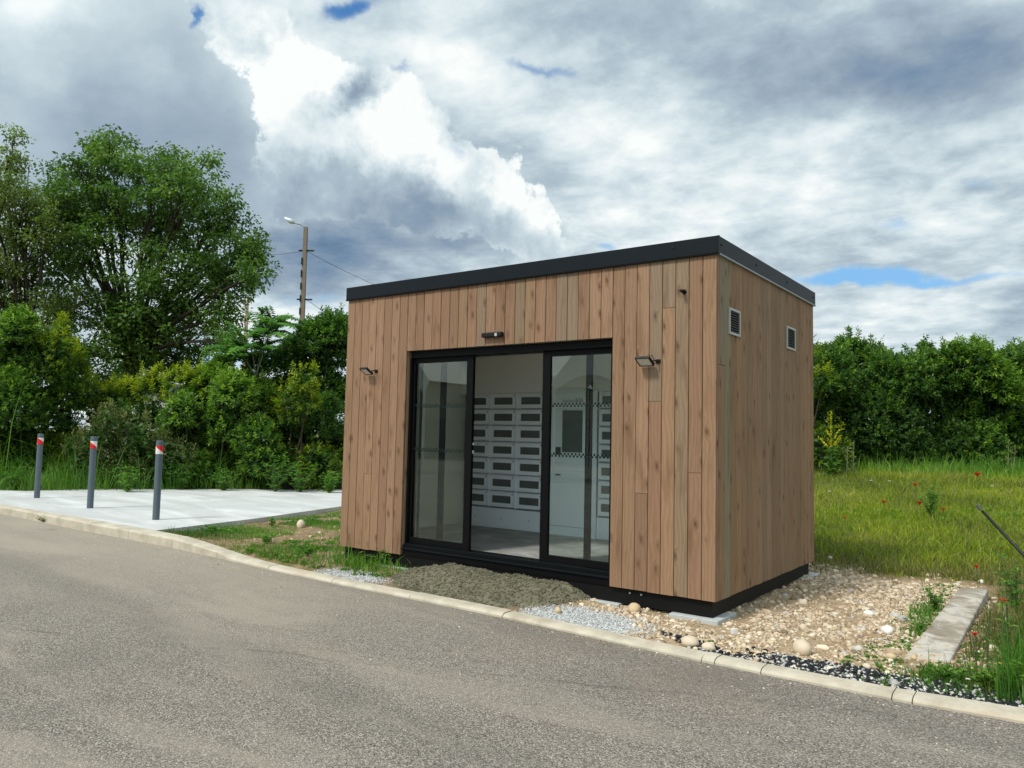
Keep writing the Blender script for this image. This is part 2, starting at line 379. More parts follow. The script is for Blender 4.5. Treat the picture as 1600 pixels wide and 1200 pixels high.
def asphalt_mat():
    m, t, b = mat_new('weathered_asphalt'); g = t.new('ShaderNodeNewGeometry').outputs['Position']; s = t.sep(g)
    v = t.new('ShaderNodeTexVoronoi', feature='F1'); t.put(v.inputs['Vector'], g); v.inputs['Scale'].default_value = 160
    vc = t.sep(v.outputs['Color'])
    n1 = t.noise(g, 70, 6, .7); n2 = t.noise(g, 260, 3, .7); big = t.noise(g, .55, 5, .6, .8); hue = t.noise(g, .38, 2, .5)
    grain = t.m('MULTIPLY_ADD', vc[0], .62, t.m('MULTIPLY', n1, .42))
    c = t.ramp(grain, [(.12, (.044, .037, .031)), (.34, (.134, .117, .097)), (.56, (.235, .207, .172)), (.78, (.385, .345, .292)), (.93, (.76, .71, .64))])
    dust = t.noise(t.vm('MULTIPLY', g, (.35, 1.5, 1)), 1.0, 5, .6, .5)
    c = t.mix(t.m('MULTIPLY', t.ss(dust, .45, .68), .62), c, (.37, .32, .255))
    c = t.mix(t.m('MULTIPLY', t.ss(big, .45, .7), .35), c, (.15, .132, .11))
    c = t.mix(t.m('MULTIPLY', t.ss(hue, .52, .75), .22), c, (.31, .215, .165))
    # dusty band running along the kerb and away to the left
    c = t.mix(t.m('MULTIPLY', t.m('MULTIPLY', t.ss(s[0], 0.5, -6.0), t.ss(s[1], -3.6, -.8)), .55), c, t.mix(t.m('MULTIPLY', n1, 1.0), (.29, .25, .19), (.50, .44, .35)))
    lane = t.m('ABSOLUTE', t.m('SUBTRACT', t.m('FRACT', t.m('MULTIPLY_ADD', t.noise(g, .4, 2), .12, t.m('MULTIPLY', t.m('MULTIPLY_ADD', s[0], .10, s[1]), .55))), .5))
    c = t.mix(t.m('MULTIPLY', t.ss(lane, .16, .02), .20), c, (.10, .095, .082))
    stn = t.vor(g, .7, 'Distance'); c = t.mix(t.m('MULTIPLY', t.ss(t.m('ADD', stn, t.m('MULTIPLY', n1, .12)), .16, .06), .25), c, (.07, .065, .058))
    # old paving seam
    seam = t.m('ABSOLUTE', t.m('ADD', t.m('MULTIPLY_ADD', s[0], -.42, s[1]), t.m('MULTIPLY_ADD', t.noise(g, 2.2, 4, .6), .25, 1.55)))
    c = t.mix(t.m('MULTIPLY', t.m('SUBTRACT', 1.0, t.ss(seam, .0, .035)), t.m('MULTIPLY', t.ss(t.noise(g, 3, 2), .4, .6), .3)), c, (.03, .03, .03))
    t.put(b.inputs['Base Color'], c); b.inputs['Roughness'].default_value = .9; b.inputs['Specular IOR Level'].default_value = .25
    bn = t.new('ShaderNodeBump'); bn.inputs['Strength'].default_value = .7; bn.inputs['Distance'].default_value = .006
    t.put(bn.inputs['Height'], t.m('ADD', t.m('MULTIPLY', v.outputs['Distance'], -1.4), n2)); t.put(b.inputs['Normal'], bn.outputs[0])
    return m
ASPH = asphalt_mat()

def slab_mat():
    m, t, b = mat_new('brushed_pale_concrete'); g = t.new('ShaderNodeNewGeometry').outputs['Position']
    a = t.noise(t.vm('MULTIPLY', g, (.55, 1.9, 1)), 1.0, 6, .6, .9)
    c = t.ramp(a, [(.3, (.40, .405, .39)), (.5, (.50, .51, .495)), (.68, (.66, .665, .65))])
    c = t.mix(t.m('MULTIPLY', t.noise(g, 60, 4, .7), .3), c, (.38, .375, .35))
    t.put(b.inputs['Base Color'], c); b.inputs['Roughness'].default_value = .85
    bn = t.new('ShaderNodeBump'); bn.inputs['Strength'].default_value = .25; bn.inputs['Distance'].default_value = .006
    t.put(bn.inputs['Height'], t.noise(t.vm('MULTIPLY', g, (3, 30, 1)), 2.0, 5, .6)); t.put(b.inputs['Normal'], bn.outputs[0])
    return m
SLAB = slab_mat()

def kerb_mat():
    m, t, b = mat_new('kerb_concrete'); g = t.new('ShaderNodeNewGeometry').outputs['Position']; s = t.sep(g)
    n = t.noise(g, 5, 6, .65); f = t.noise(g, 120, 3, .7)
    c = t.ramp(n, [(.3, (.36, .315, .235)), (.55, (.50, .45, .35)), (.75, (.58, .53, .42))])
    c = t.mix(t.m('MULTIPLY', t.ss(f, .5, .8), .45), c, (.24, .20, .15))
    stain = t.noise(t.vm('MULTIPLY', g, (2.0, 2.0, 9)), 1.0, 5, .65)
    c = t.mix(t.m('MULTIPLY', t.ss(stain, .48, .72), .35), c, (.40, .27, .17))
    t.put(b.inputs['Base Color'], c); b.inputs['Roughness'].default_value = .88
    bn = t.new('ShaderNodeBump'); bn.inputs['Strength'].default_value = .4; bn.inputs['Distance'].default_value = .004
    t.put(bn.inputs['Height'], f); t.put(b.inputs['Normal'], bn.outputs[0])
    return m
KERB = kerb_mat()

def terrain_mat():
    m, t, b = mat_new('open_ground'); g = t.new('ShaderNodeNewGeometry').outputs['Position']
    z = t.new('ShaderNodeAttribute', attribute_name='zone').outputs['Color']; zs = t.sep(z)
    n = t.noise(g, 9, 6, .65); f = t.noise(g, 70, 5, .7)
    soil = t.ramp(t.m('MULTIPLY_ADD', f, .5, t.m('MULTIPLY', n, .5)), [(.3, (.11, .072, .038)), (.5, (.25, .175, .10)), (.7, (.42, .32, .20))])
    tan = t.ramp(t.m('MULTIPLY_ADD', f, .6, t.m('MULTIPLY', n, .4)), [(.3, (.19, .125, .065)), (.5, (.38, .28, .17)), (.7, (.60, .50, .36))])
    grn = t.ramp(n, [(.3, (.085, .085, .022)), (.7, (.19, .19, .045))])
    gry = t.ramp(f, [(.3, (.20, .20, .19)), (.55, (.45, .46, .45)), (.75, (.68, .70, .69))])
    c = t.mix(zs[0], soil, tan); c = t.mix(zs[1], c, grn); c = t.mix(zs[2], c, gry)
    t.put(b.inputs['Base Color'], c); b.inputs['Roughness'].default_value = .95; b.inputs['Specular IOR Level'].default_value = .15
    bn = t.new('ShaderNodeBump'); bn.inputs['Strength'].default_value = .8; bn.inputs['Distance'].default_value = .015
    t.put(bn.inputs['Height'], f); t.put(b.inputs['Normal'], bn.outputs[0])
    return m
TERR = terrain_mat()

def stone_mat(name, stops):
    m, t, b = mat_new(name)
    a = t.new('ShaderNodeAttribute', attribute_name='tint').outputs['Fac']; g = t.new('ShaderNodeNewGeometry').outputs['Position']
    f = t.m('MULTIPLY_ADD', t.m('SUBTRACT', t.noise(g, 40, 4, .6), .5), .35, a, clamp=True)
    t.put(b.inputs['Base Color'], t.ramp(f, stops)); b.inputs['Roughness'].default_value = .85; b.inputs['Specular IOR Level'].default_value = .25
    return m
ST_TAN = stone_mat('limestone_pebble', [(0, (.20, .14, .085)), (.3, (.38, .28, .18)), (.6, (.56, .45, .31)), (.85, (.70, .61, .46)), (1, (.42, .41, .38))])
ST_BLK = stone_mat('black_basalt_chip', [(0, (.008, .009, .011)), (.7, (.03, .033, .036)), (.78, (.4, .39, .36)), (1, (.62, .6, .55))])
ST_GRY = stone_mat('pale_grey_grit', [(0, (.24, .24, .23)), (.4, (.40, .405, .395)), (1, (.62, .63, .61))])
BOULDER = simple('cream_river_stone', (.58, .48, .35), .8, 0, .25, .18, 14, .2)

def mound_mat():
    m, t, b = mat_new('damp_mortar_sand'); g = t.new('ShaderNodeNewGeometry').outputs['Position']
    f = t.noise(g, 90, 6, .75); n = t.noise(t.vm('MULTIPLY', g, (3, 9, 5)), 1.0, 5, .6, .5)
    c = t.ramp(t.m('MULTIPLY_ADD', f, .55, t.m('MULTIPLY', n, .45)), [(.32, (.115, .105, .068)), (.48, (.19, .176, .116)), (.64, (.255, .24, .163)), (.8, (.33, .32, .23))])
    t.put(b.inputs['Base Color'], c); b.inputs['Roughness'].default_value = .95; b.inputs['Specular IOR Level'].default_value = .15
    bn = t.new('ShaderNodeBump'); bn.inputs['Strength'].default_value = 1.0; bn.inputs['Distance'].default_value = .012
    t.put(bn.inputs['Height'], t.m('ADD', f, t.noise(g, 160, 4, .7))); t.put(b.inputs['Normal'], bn.outputs[0])
    return m
MOUND = mound_mat()

# ------------------------------------------------------------------ the ground
KX = np.array([-400, -60, -30, -11.5, -8.5, -6.4, -5.4, -4.3, -3.2, -2.0, -1.3, -.7, -.28, .17, .47, .76, 1.02, 1.43, 1.69, 1.93, 3, 8, 400])
KO = np.array([-.5, -.5, -.5, -.50, -.56, -.57, -.62, -.70, -.735, -.74, -.76, -.80, -.83, -.855, -.86, -.86, -.86, -.855, -.83, -.80, -.72, -.5, -.5])
def ko(x): return np.interp(x, KX, KO)
def ki(x): return ko(x) + np.interp(x, [-7, -4, 1, 2], [.20, .13, .13, .17])
def kz(x): return -.165 + .085 * (1 - sst(np.asarray(x, float), -6.6, -4.6))
RZ = -0.2

def slab_side(x, y):            # distance beyond the far edge of the pale slab
    return (x + 14.2) * -.868 + (y - 1.0) * .496
def ground_z(x, y):
    x = np.asarray(x, float); y = np.asarray(y, float)
    z = -.145 + .78 * sst(y, 2.6, 14.5) * sst(x, -10.5, -6.5) * (1.0 - .0 * x)
    z = z + .50 * sst(slab_side(x, y), 0.1, 4.5) * (1 - sst(x, -10.5, -6.5) * sst(y, 2.6, 14.5))
    near = 1 - sst(y - ki(x), 0.0, .5)
    z = z * (1 - near) + (kz(x) - .025) * near
    z = z + (fbm(x * 1.7, y * 1.7, 3) - .5) * .06 * sst(y - ki(x), .1, .7) * (1 - .6 * sst(y, 8, 20)) + (fbm(x * 9, y * 9, 5, 3) - .5) * .022
    return z

def lines(segs):
    a = []
    for lo, hi, st in segs: a.append(np.arange(lo, hi, st))
    return np.concatenate(a)
gx = lines([(-420, -60, 40), (-60, -20, 2.5), (-20, -9, .3), (-9, -4.2, .06), (-4.2, 2.4, .03), (2.4, 8, .25), (8, 60, 3), (60, 421, 40)])
gt = lines([(0, 1.2, .03), (1.2, 4.6, .045), (4.6, 20, .3), (20, 60, 3), (60, 500, 40)])
X, Tt = np.meshgrid(gx, gt); Y = ki(X) - .012 + Tt
Z = ground_z(X, Y)
# zones: R tan gravel, G green cover, B pale grit
wob = (fbm(X * 1.6, Y * 1.6, 11) - .5)
def zones(X, Y):
    w = (fbm(X * 1.6, Y * 1.6, 11) - .5); w2 = (fbm(X * 4, Y * 4, 19) - .5)
    peb = sst(X + w * .8, -1.35, -.95) * (1 - sst(Y + w * 1.4, 2.85, 3.5)) * (1 - sst(X + (Y * .0) + w * .5 + w2 * .2, 1.12, 1.5))
    meadow = sst(Y + w * 2.0, 2.9, 4.4)
    right = sst(X + w * .8 + w2 * .5, 1.55, 1.95) * sst(Y, -.7, -.2) * .8
    patch = (1 - sst(X, -3.6, -3.2)) * sst(w + w2 * .6, -.12, .12) * .75
    bank = sst(slab_side(X, Y), .1, .8)
    grit = np.exp(-(((X + .82) / .50) ** 2 + ((Y + .50) / .24) ** 2) * 1.3) * 2.2 + np.exp(-(((X + 3.45) / .45) ** 2 + ((Y + .45) / .17) ** 2)) * 1.1
    green = np.clip(np.maximum.reduce([meadow, right, patch, bank]) * (1 - peb), 0, 1)
    return peb, green, np.clip(grit - .25, 0, 1)
zr, zg, zb = zones(X, Y)
ny, nx = X.shape
idx = np.arange(ny * nx).reshape(ny, nx)
F = np.stack([idx[:-1, :-1], idx[:-1, 1:], idx[1:, 1:], idx[1:, :-1]], -1).reshape(-1, 4)
ground = mass('ground', np.stack([X, Y, Z], -1).reshape(-1, 3), F, TERR, smooth=True, pcol=np.stack([zr, zg, zb], -1).reshape(-1, 3))
tag(ground, kind='structure')

rx = lines([(-420, -40, 40), (-40, -12, 4), (-12, 3, .25), (3, 40, 4), (40, 421, 40)])
ry_ = np.array([0, .5, 1.5, 4, 8, 20, 60, 200, 420.])
X2, T2 = np.meshgrid(rx, ry_); Y2 = ki(X2) - .012 - T2
idx = np.arange(X2.size).reshape(X2.shape)
F2 = np.stack([idx[:-1, :-1], idx[1:, :-1], idx[1:, 1:], idx[:-1, 1:]], -1).reshape(-1, 4)
road = mass('road', np.stack([X2, Y2, np.full_like(X2, RZ)], -1).reshape(-1, 3), F2, ASPH)
tag(road, kind='structure')

# kerb, one stone after another
kerb = empty('kerb', (0, 0, 0), kind='structure')
joints = [-22.4 + i for i in range(22)] + [.245, .33, .62, 1.335, 1.435, 2.43, 3.43, 4.43, 5.43, 6.43]
for a, b in zip(joints[:-1], joints[1:]):
    mb = MB(); n = max(2, int((b - a) / .25) + 1); xs = np.linspace(a + .003, b - .003, n)
    prof = None; vs = []; dz = random.uniform(-.003, .003)
    for x in xs:
        o, i_, top = float(ko(x)), float(ki(x)), float(kz(x)) + dz
        up = float(1 - sst(x, -6.6, -4.6))
        w1 = .012 + .018 * up if up > .3 else .05
        vs += [(x, o, RZ - .06), (x, o + .002, RZ + (top - RZ) * (.82 if up > .3 else .35)), (x, o + w1 * .4, top - .006), (x, o + w1, top), (x, i_, top), (x, i_, RZ - .06)]
    fs = []
    for k in range(n - 1):
        for j in range(5): fs.append((k * 6 + j, (k + 1) * 6 + j, (k + 1) * 6 + j + 1, k * 6 + j + 1))
    fs.append(tuple(range(6))); fs.append(tuple((n - 1) * 6 + j for j in range(5, -1, -1)))
    mb.add(vs, fs); mb.build('kerbstone', KERB, kerb)

# pale concrete slab with the bollards
SZ = -.08
poly = [(-24, -.33), (-7.12, -.365), (-7.45, 1.33), (-8.1, 3.5), (-8.9, 7.5), (-9.3, 9.0), (-11.1, 6.1), (-13.07, 3.75), (-14.15, 2.1), (-14.35, 1.0), (-15.2, .55), (-24, .3)]
pts = []
for (x0, y0), (x1, y1) in zip(poly, poly[1:] + poly[:1]):
    for k in range(6): pts.append((x0 + (x1 - x0) * k / 6, y0 + (y1 - y0) * k / 6))
n = len(pts); bm = bmesh.new()
tv = [bm.verts.new((x, y, SZ)) for x, y in pts]; bv = [bm.verts.new((x, y, SZ - .14)) for x, y in pts]
bm.faces.new(tv)
for k in range(n): bm.faces.new((bv[k], bv[(k + 1) % n], tv[(k + 1) % n], tv[k]))
me = bpy.data.meshes.new('pavement'); bm.to_mesh(me); bm.free(); me.materials.append(SLAB)
tag(link(bpy.data.objects.new('pavement', me)), kind='structure')

# ------------------------------------------------------------------ the wooden kiosk
KW, KD, HW, HT = 4.13, 2.64, 2.618, 2.75
kiosk = empty('wooden_kiosk', (0, 0, 0), 'flat roofed kiosk clad in vertical brown planks, with sliding glass doors half open', 'kiosk')
PF, PS = .1117, .1245
OX0, OX1, OZ = -PF * 29, -PF * 8, 2.024       # door opening in the cladding
TINTS = [(0.249, 0.146, 0.090), (0.237, 0.140, 0.085), (0.262, 0.159, 0.098), (0.225, 0.134, 0.082), (0.249, 0.152, 0.090), (0.268, 0.166, 0.102), (0.230, 0.143, 0.085)]
TANS = [(0.211, 0.149, 0.095), (0.222, 0.159, 0.106), (0.200, 0.141, 0.095)]
cache = {}
def plank_mesh(w, h):
    key = (round(w, 4), round(h, 3))
    if key not in cache:
        g = .0022; c = .003; t = .02; mb = MB()
        pr = [(g, 0 + c), (g + c, 0), (w - g - c, 0), (w - g, c), (w - g, t), (g, t)]
        vs = [(x, y, 0) for x, y in pr] + [(x, y, h) for x, y in pr]
        fs = [(k, (k + 1) % 6, (k + 1) % 6 + 6, k + 6) for k in range(6)] + [(5, 4, 3, 2, 1, 0), (6, 7, 8, 9, 10, 11)]
        me = bpy.data.meshes.new('plank'); me.from_pydata(vs, [], fs); me.materials.append(WOOD); cache[key] = me
    return cache[key]
def plank(w, z0, z1, loc, rz, tint):
    o = bpy.data.objects.new('plank', plank_mesh(w, z1 - z0)); link(o, kiosk)
    o.location = (loc[0], loc[1], z0); o.rotation_euler = (0, 0, rz)
    j = random.uniform(.90, 1.10); o.color = (tint[0] * j, tint[1] * j, tint[2] * j, 1)
    return o
splits = {3: 2.229, 4: 1.492, 1: .944, 5: .762, 33: .772}
tans = {3: 'top', 4: 'top', 2: 'all', 11: 'all', 12: 'all', 16: 'all', 20: 'all'}
for i in range(37):
    x0 = -PF * (i + 1)
    zb_ = random.uniform(-.003, .002)
    if 8 <= i < 29: zb_ = OZ
    tn = random.choice(TINTS); y = random.uniform(-.0015, .0015)
    if i in splits:
        top = random.choice(TANS) if tans.get(i) else random.choice(TINTS)
        plank(PF, zb_, splits[i] - .0015, (x0, y, 0), 0, tn); plank(PF, splits[i] + .0015, 2.64, (x0, y - .001, 0), 0, top)
    else:
        plank(PF, zb_, 2.64, (x0, y, 0), 0, random.choice(TANS) if tans.get(i) == 'all' else tn)
STINT = [(0.254, 0.157, 0.090), (0.238, 0.150, 0.090), (0.268, 0.167, 0.096), (0.231, 0.153, 0.093), (0.261, 0.160, 0.093), (0.246, 0.160, 0.100)]
plank(.026, 0, 2.64, (.002, .020, 0), R(90), (.27, .185, .13))            # narrow corner strip
y0 = .048; ws = PS
k = 0
while y0 < KD - .02:
    w = min(ws, KD - y0)
    tn = random.choice(STINT)
    if k == 0: plank(w, 0, 1.768, (.002, y0, 0), R(90), tn); plank(w, 1.772, 2.64, (.002, y0, 0), R(90), (.21,.165,.115))
    else: plank(w, random.uniform(-.002, .002), 2.64, (.002 + random.uniform(-.0015, .0015), y0, 0), R(90), (.22, .185, .12) if k == 1 else tn)
    y0 += w; k += 1
# left side cladding and reveal boards of the opening
k = 0
for k in range(21):
    plank(PS, 0, 2.64, (-KW, KD - k * PS, 0), R(-90), random.choice(STINT))
plank(.10, 0, OZ + .02, (OX0 + .002, .022, 0), R(90), (.21, .145, .095))
plank(.10, 0, OZ + .02, (OX1 - .002, .122, 0), R(-90), (.21, .145, .095))
# shell behind the planks
mb = MB()
mb.box(-KW + .022, OX0 - .024, .0225, .05, .0, 2.70); mb.box(OX1 + .024, -.022, .0225, .05, .0, 2.70); mb.box(OX0 - .023, OX1 + .023, .0225, .05, OZ + .001, 2.70)
mb.box(-.05, -.0215, .051, KD - .02, .0, 2.70); mb.box(-KW + .0215, -KW + .05, .051, KD - .02, .0, 2.70); mb.box(-KW + .051, -.051, KD - .05, KD - .02, 0, 2.70)
mb.build('wall_membrane', SHELL, kiosk)
# fascia of folded sheet, drip edge, roof
p = .02; t = .003
def fascia(nm, x0, x1, y0, y1):
    o = MB().box(x0, x1, y0, y1, HW, HT).build(nm, FASC, kiosk); bevel(o, .002); return o
fascia('fascia', -KW - p, p - .0015, -p, -p + .03)
fascia('fascia', p - .03, p, -p + .0305, KD + p)
fascia('fascia', -KW - p, -KW - p + .03, -p + .0305, KD + p)
fascia('fascia', -KW - p + .031, p - .031, KD + p - .03, KD + p)
MB().box(p - .0012, p + .0015, -p - .0012, -p + .03, HW - .002, HT + .002).build('corner_cap', FASC, kiosk)
MB().box(-KW - p, p + .002, -p - .004, -p + .02, HW - .010, HW - .001).build('drip_edge', BLACKM, kiosk)
MB().box(p - .02, p + .005, -p + .021, KD + p, HW - .012, HW - .001).build('drip_edge', DRIP, kiosk)
MB().box(-KW - p + .031, p - .031, -p + .031, KD + p - .031, HT - .06, HT - .035).build('roof', ROOFM, kiosk)
for yy in (.05, .85, 1.7, 2.58):
    mb = MB(); mb.tube([(p, yy, HT - .06), (p + .006, yy, HT - .06)], .009, 8); mb.build('screw_head', BLACK, kiosk)
mb = MB(); mb.tube([(-.35, -p, HT - .05), (-.35, -p - .006, HT - .05)], .009, 8); mb.build('screw_head', BLACK, kiosk)
# steel base frame
mb = MB()
mb.box(-KW + .05, -.037, .037, .08, -.128, -.004); mb.box(-.08, -.0372, .081, KD - .06, -.128, -.004)
mb.box(-KW + .05, -KW + .09, .081, KD - .06, -.128, -.004); mb.box(-KW + .0905, -.0805, KD - .1, KD - .0601, -.128, -.004)
mb.build('base_frame', STEELB, kiosk)
for xx in (-.72, -.62, -2.0, -2.05, -1.45):
    z_ = -.035 if xx > -1 else -.05
    MB().tube([(xx, .037, z_), (xx, .024, z_)], .008, 8).build('bolt', DRIP, kiosk)
# threshold
o = MB().box(OX0 + .003, OX1 - .003, .024, .23, -.003, .098).build('threshold', BLACKM, kiosk)
MB().box(OX0 + .003, OX1 - .003, .006, .0235, .058, .072).build('threshold_lip', FASC, kiosk)
MB().box(OX0 + .003, OX1 - .003, .045, .075, .0985, .106).build('door_track', FASC, kiosk)
# interior shell
ix0, ix1, iy1, iz0, iz1 = -4.06, -.10, 1.80, .096, 2.16
mb = MB().box(ix0, ix1, .231, KD - .1, .0, iz0); mb.build('interior_floor', INTF, kiosk)
MB().box(ix0, ix1, .126, KD - .1, iz1, iz1 + .03).build('interior_ceiling', CREAM, kiosk)
mb = MB().box(ix0 - .02, ix0, .126, KD - .1, 0, iz1); mb.build('interior_wall', CREAM, kiosk)
MB().box(ix1, ix1 + .02, .126, KD - .1, 0, iz1).build('interior_wall', CREAM, kiosk)
MB().box(ix0 + .001, ix1 - .001, KD - .13, KD - .101, iz0, iz1).build('interior_wall', CREAM, kiosk)
MB().box(ix0 + .001, OX0 - .03, .126, .15, iz0, iz1).build('interior_wall', CREAM, kiosk)
MB().box(OX1 + .03, ix1 - .001, .126, .15, iz0, iz1).build('interior_wall', CREAM, kiosk)
MB().box(OX0 - .029, OX1 + .029, .20, .23, OZ + .03, iz1 - .001).build('interior_wall', CREAM, kiosk)
MB().box(OX0 + .003, OX0 + .045, .18, .21, .106, 1.95).build('pale_door_post', CREAM, kiosk)
# door frame and leaves
mb = MB(); mb.box(OX0 + .026, OX1 - .026, .05, .225, 1.955, OZ - .001)
mb.build('door_header', BLACKM, kiosk)
MB().box(OX0 + .0015, OX0 + .025, .055, .15, .107, 1.954).build('door_jamb', BLACKM, kiosk)
MB().box(OX1 - .025, OX1 - .0015, .055, .15, .107, 1.954).build('door_jamb', BLACKM, kiosk)

def marking(parent, x0, x1, y, z):
    c = .0185; mb = MB(); k = 0; x = x0
    while x + c < x1:
        zz = z + (0 if k % 2 else c)
        mb.add([(x, y, zz), (x + c, y, zz), (x + c, y, zz + c), (x, y, zz + c)], [(0, 1, 2, 3)])
        x += c; k += 1
    o = mb.build('checkered_marking', CHECK, parent); return o
def leaf(x0, x1, y, stile_l, stile_r):
    z0, z1 = .108, 1.953; yb = y + .034
    f = MB(); f.box(x0, x0 + stile_l, y, yb, z0, z1); f.box(x1 - stile_r, x1, y, yb, z0, z1)
    f.box(x0 + stile_l, x1 - stile_r, y + .0005, yb - .0005, z0, z0 + .06); f.box(x0 + stile_l, x1 - stile_r, y + .0005, yb - .0005, z1 - .05, z1)
    d_ = f.build('sliding_door', BLACKM, kiosk)
    g = MB().box(x0 + stile_l - .004, x1 - stile_r + .004, y + .014, y + .0142, z0 + .056, z1 - .046)
    g = MB(); g.add([(x0 + stile_l, y + .014, z0 + .06), (x1 - stile_r, y + .014, z0 + .06), (x1 - stile_r, y + .014, z1 - .05), (x0 + stile_l, y + .014, z1 - .05)], [(0, 1, 2, 3)])
    g.build('glass', GLASS, d_)
    for z in (1.02, 1.455): marking(d_, x0 + stile_l, x1 - stile_r, y + .0125, z)
    return d_
dl = leaf(OX0 + .026, -2.438, .085, .022, .078)
dr = leaf(-1.638, OX1 - .026, .085, .080, .03)
MB().box(-2.42, -2.4375, .10, .11, 1.02, 1.05).build('latch', DRIP, dl)
MB().box(-2.42, -2.4375, .10, .11, 1.10, 1.12).build('latch', DRIP, dl)
def sidelight(x0, x1, sl, sr):
    f = MB(); f.box(x0, x0 + sl, .165, .20, .10, 1.953); f.box(x1 - sr, x1, .165, .20, .10, 1.953)
    f.box(x0 + sl, x1 - sr, .166, .199, .10, .135); f.box(x0 + sl, x1 - sr, .166, .199, 1.925, 1.953)
    return f.build('fixed_sidelight', BLACKM, kiosk)
sidelight(OX0 + .046, -2.865, .006, .055); sidelight(-1.238, OX1 - .004, .052, .02)

# louvred vents on the side wall
def vent(y0, y1, z0, z1):
    f = MB(); b_ = .018; x = .003
    f.box(x, x + .012, y0, y1, z0, z0 + b_); f.box(x, x + .012, y0, y1, z1 - b_, z1)
    f.box(x, x + .012, y0, y0 + b_, z0 + b_, z1 - b_); f.box(x, x + .012, y1 - b_, y1, z0 + b_, z1 - b_)
    fr = f.build('vent_grille', WHITEP, kiosk)
    MB().box(x - .001, x + .001, y0 + b_, y1 - b_, z0 + b_, z1 - b_).build('vent_opening', SHELL, fr)
    n = 9
    for k in range(n):
        z = z0 + b_ + (z1 - z0 - 2 * b_) * (k + .5) / n
        Mx = Matrix.Translation((x + .006, 0, z)) @ Matrix.Rotation(R(38), 4, 'Y')
        MB().box(-.0065, .0065, y0 + b_, y1 - b_, -.0012, .0012, Mx).build('slat', DGREY, fr)
vent(.235, .475, 2.028, 2.236); vent(1.72, 1.985, 2.070, 2.283)

# floodlights, motion sensor, pipe
def floodlight(x, z, w, arm):
    Mx = Matrix.Translation((x, -.075, z)) @ Matrix.Rotation(R(-30), 4, 'X')
    h = MB().box(-w / 2, w / 2, -.055, .055, -.006, .012, Mx)
    b_ = MB(); 
    for a in ((-w / 2, w / 2, -.055, -.046), (-w / 2, w / 2, .046, .055), (-w / 2, -w / 2 + .009, -.046, .046), (w / 2 - .009, w / 2, -.046, .046)):
        h.box(a[0], a[1], a[2], a[3], -.012, -.0062, Mx)
    fl = h.build('floodlight', BLACK, kiosk); bevel(fl, .0015)
    MB().box(-w / 2 + .0095, w / 2 - .0095, -.0455, .0455, -.0085, -.0065, Mx).build('lens', LENS, fl)
    br = MB(); br.tube([(x + w / 2 - .01, -.075, z), (x + w / 2 + .018, -.06, z + .004), (x + w / 2 + .022, -.002, z + .004)], .007, 6)
    br.box(x + w / 2 + .004, x + w / 2 + .04, -.012, -.001, z - .012, z + .018); br.build('bracket', BLACK, fl)
    if arm:
        MB().tube([(x + .01, -.06, z + .02), (x + .02, -.05, z + .045), (x + .05, -.045, z + .048), (x + .06, -.03, z + .01)], .003, 5).build('cable', BLACK, fl)
floodlight(-3.735, 1.83, .105, False); floodlight(-.56, 1.805, .125, True)
mb = MB(); mb.box(-2.245, -2.015, -.05, -.001, 2.095, 2.140)
o = mb.build('motion_sensor', BLACK, kiosk); bevel(o, .01, 2)
MB().box(-2.085, -2.06, -.0525, -.0495, 2.10, 2.128).build('sensor_window', WHITEP, o)
o = MB().tube([(-.262, -.001, 2.344), (-.262, -.065, 2.344)], [.013, .013], 12).build('wall_nozzle', BLACK, kiosk, True)
MB().tube([(-.262, -.001, 2.344), (-.262, -.006, 2.344)], .02, 12).build('collar', BLACK, o)

# lockers and terminal inside
def locker_bank(x0, ncol, label, cw=.40):
    e = empty('locker_cabinet', (x0, 1.8, iz0), label, 'locker cabinet', None)
    H = 1.70 - iz0
    MB().box(0, ncol * cw, .02, .55, .0005, H).build('cabinet_body', LOCK, e)
    o = MB().box(.004, ncol * cw - .004, 0, .0195, .002, .235).build('plinth_panel', LOCK, e); bevel(o, .003)
    for c in range(ncol):
        m_ = MB().box(c * cw + .006, (c + 1) * cw - .006, -.002, .0195, .238, .241); m_.build('seam', LOCKD, e)
        MB().tube([(c * cw + cw / 2, 0, .12), (c * cw + cw / 2, -.003, .12)], .006, 6).build('rivet', KNOB, e)
        for r in range(7):
            zc = .44 - iz0 + r * .195; a, b_ = c * cw + .022, (c + 1) * cw - .022; hh = .086
            f = MB(); y0_, y1_ = -.012, .019; wx0, wx1 = a + .04, b_ - .04; wz = .043
            f.box(a, b_, y0_, y1_, zc - hh, zc - wz); f.box(a, b_, y0_, y1_, zc + wz, zc + hh)
            f.box(a, wx0, y0_, y1_, zc - wz, zc + wz); f.box(wx1, b_, y0_, y1_, zc - wz, zc + wz)
            d_ = f.build('locker_door', LOCK, e)
            MB().box(wx0, wx1, -.004, -.001, zc - wz, zc + wz).build('window', LWIN, d_)
            MB().tube([(b_ - .014, y0_, zc + .066), (b_ - .014, y0_ - .006, zc + .066)], .007, 8).build('lock', KNOB, d_)
            if c == 0 and ncol > 0:
                MB().box(c * cw + .003, c * cw + .006, -.001, .0195, zc - .09, zc + .09).build('seam', LOCKD, e)
            MB().box(a - .008, b_ + .008, -.001, .0195, zc - .0965, zc - .0935).build('seam', LOCKD, e)
locker_bank(-3.955, 3, 'white locker cabinet with dark windowed compartments seen through the open doorway')
locker_bank(-2.06, 4, 'white locker cabinet behind the right glass door, beside the payment terminal')
te = empty('payment_terminal', (-2.75, 1.8, iz0), 'white payment terminal with a tall dark screen between the locker cabinets', 'payment terminal')
MB().box(.003, .684, .0, .55, .0005, 1.63).build('cabinet_body', LOCK, te)
o = MB().box(.10, .60, -.012, -.001, 1.42, 1.60).build('header_panel', LOCK, te); bevel(o, .003)
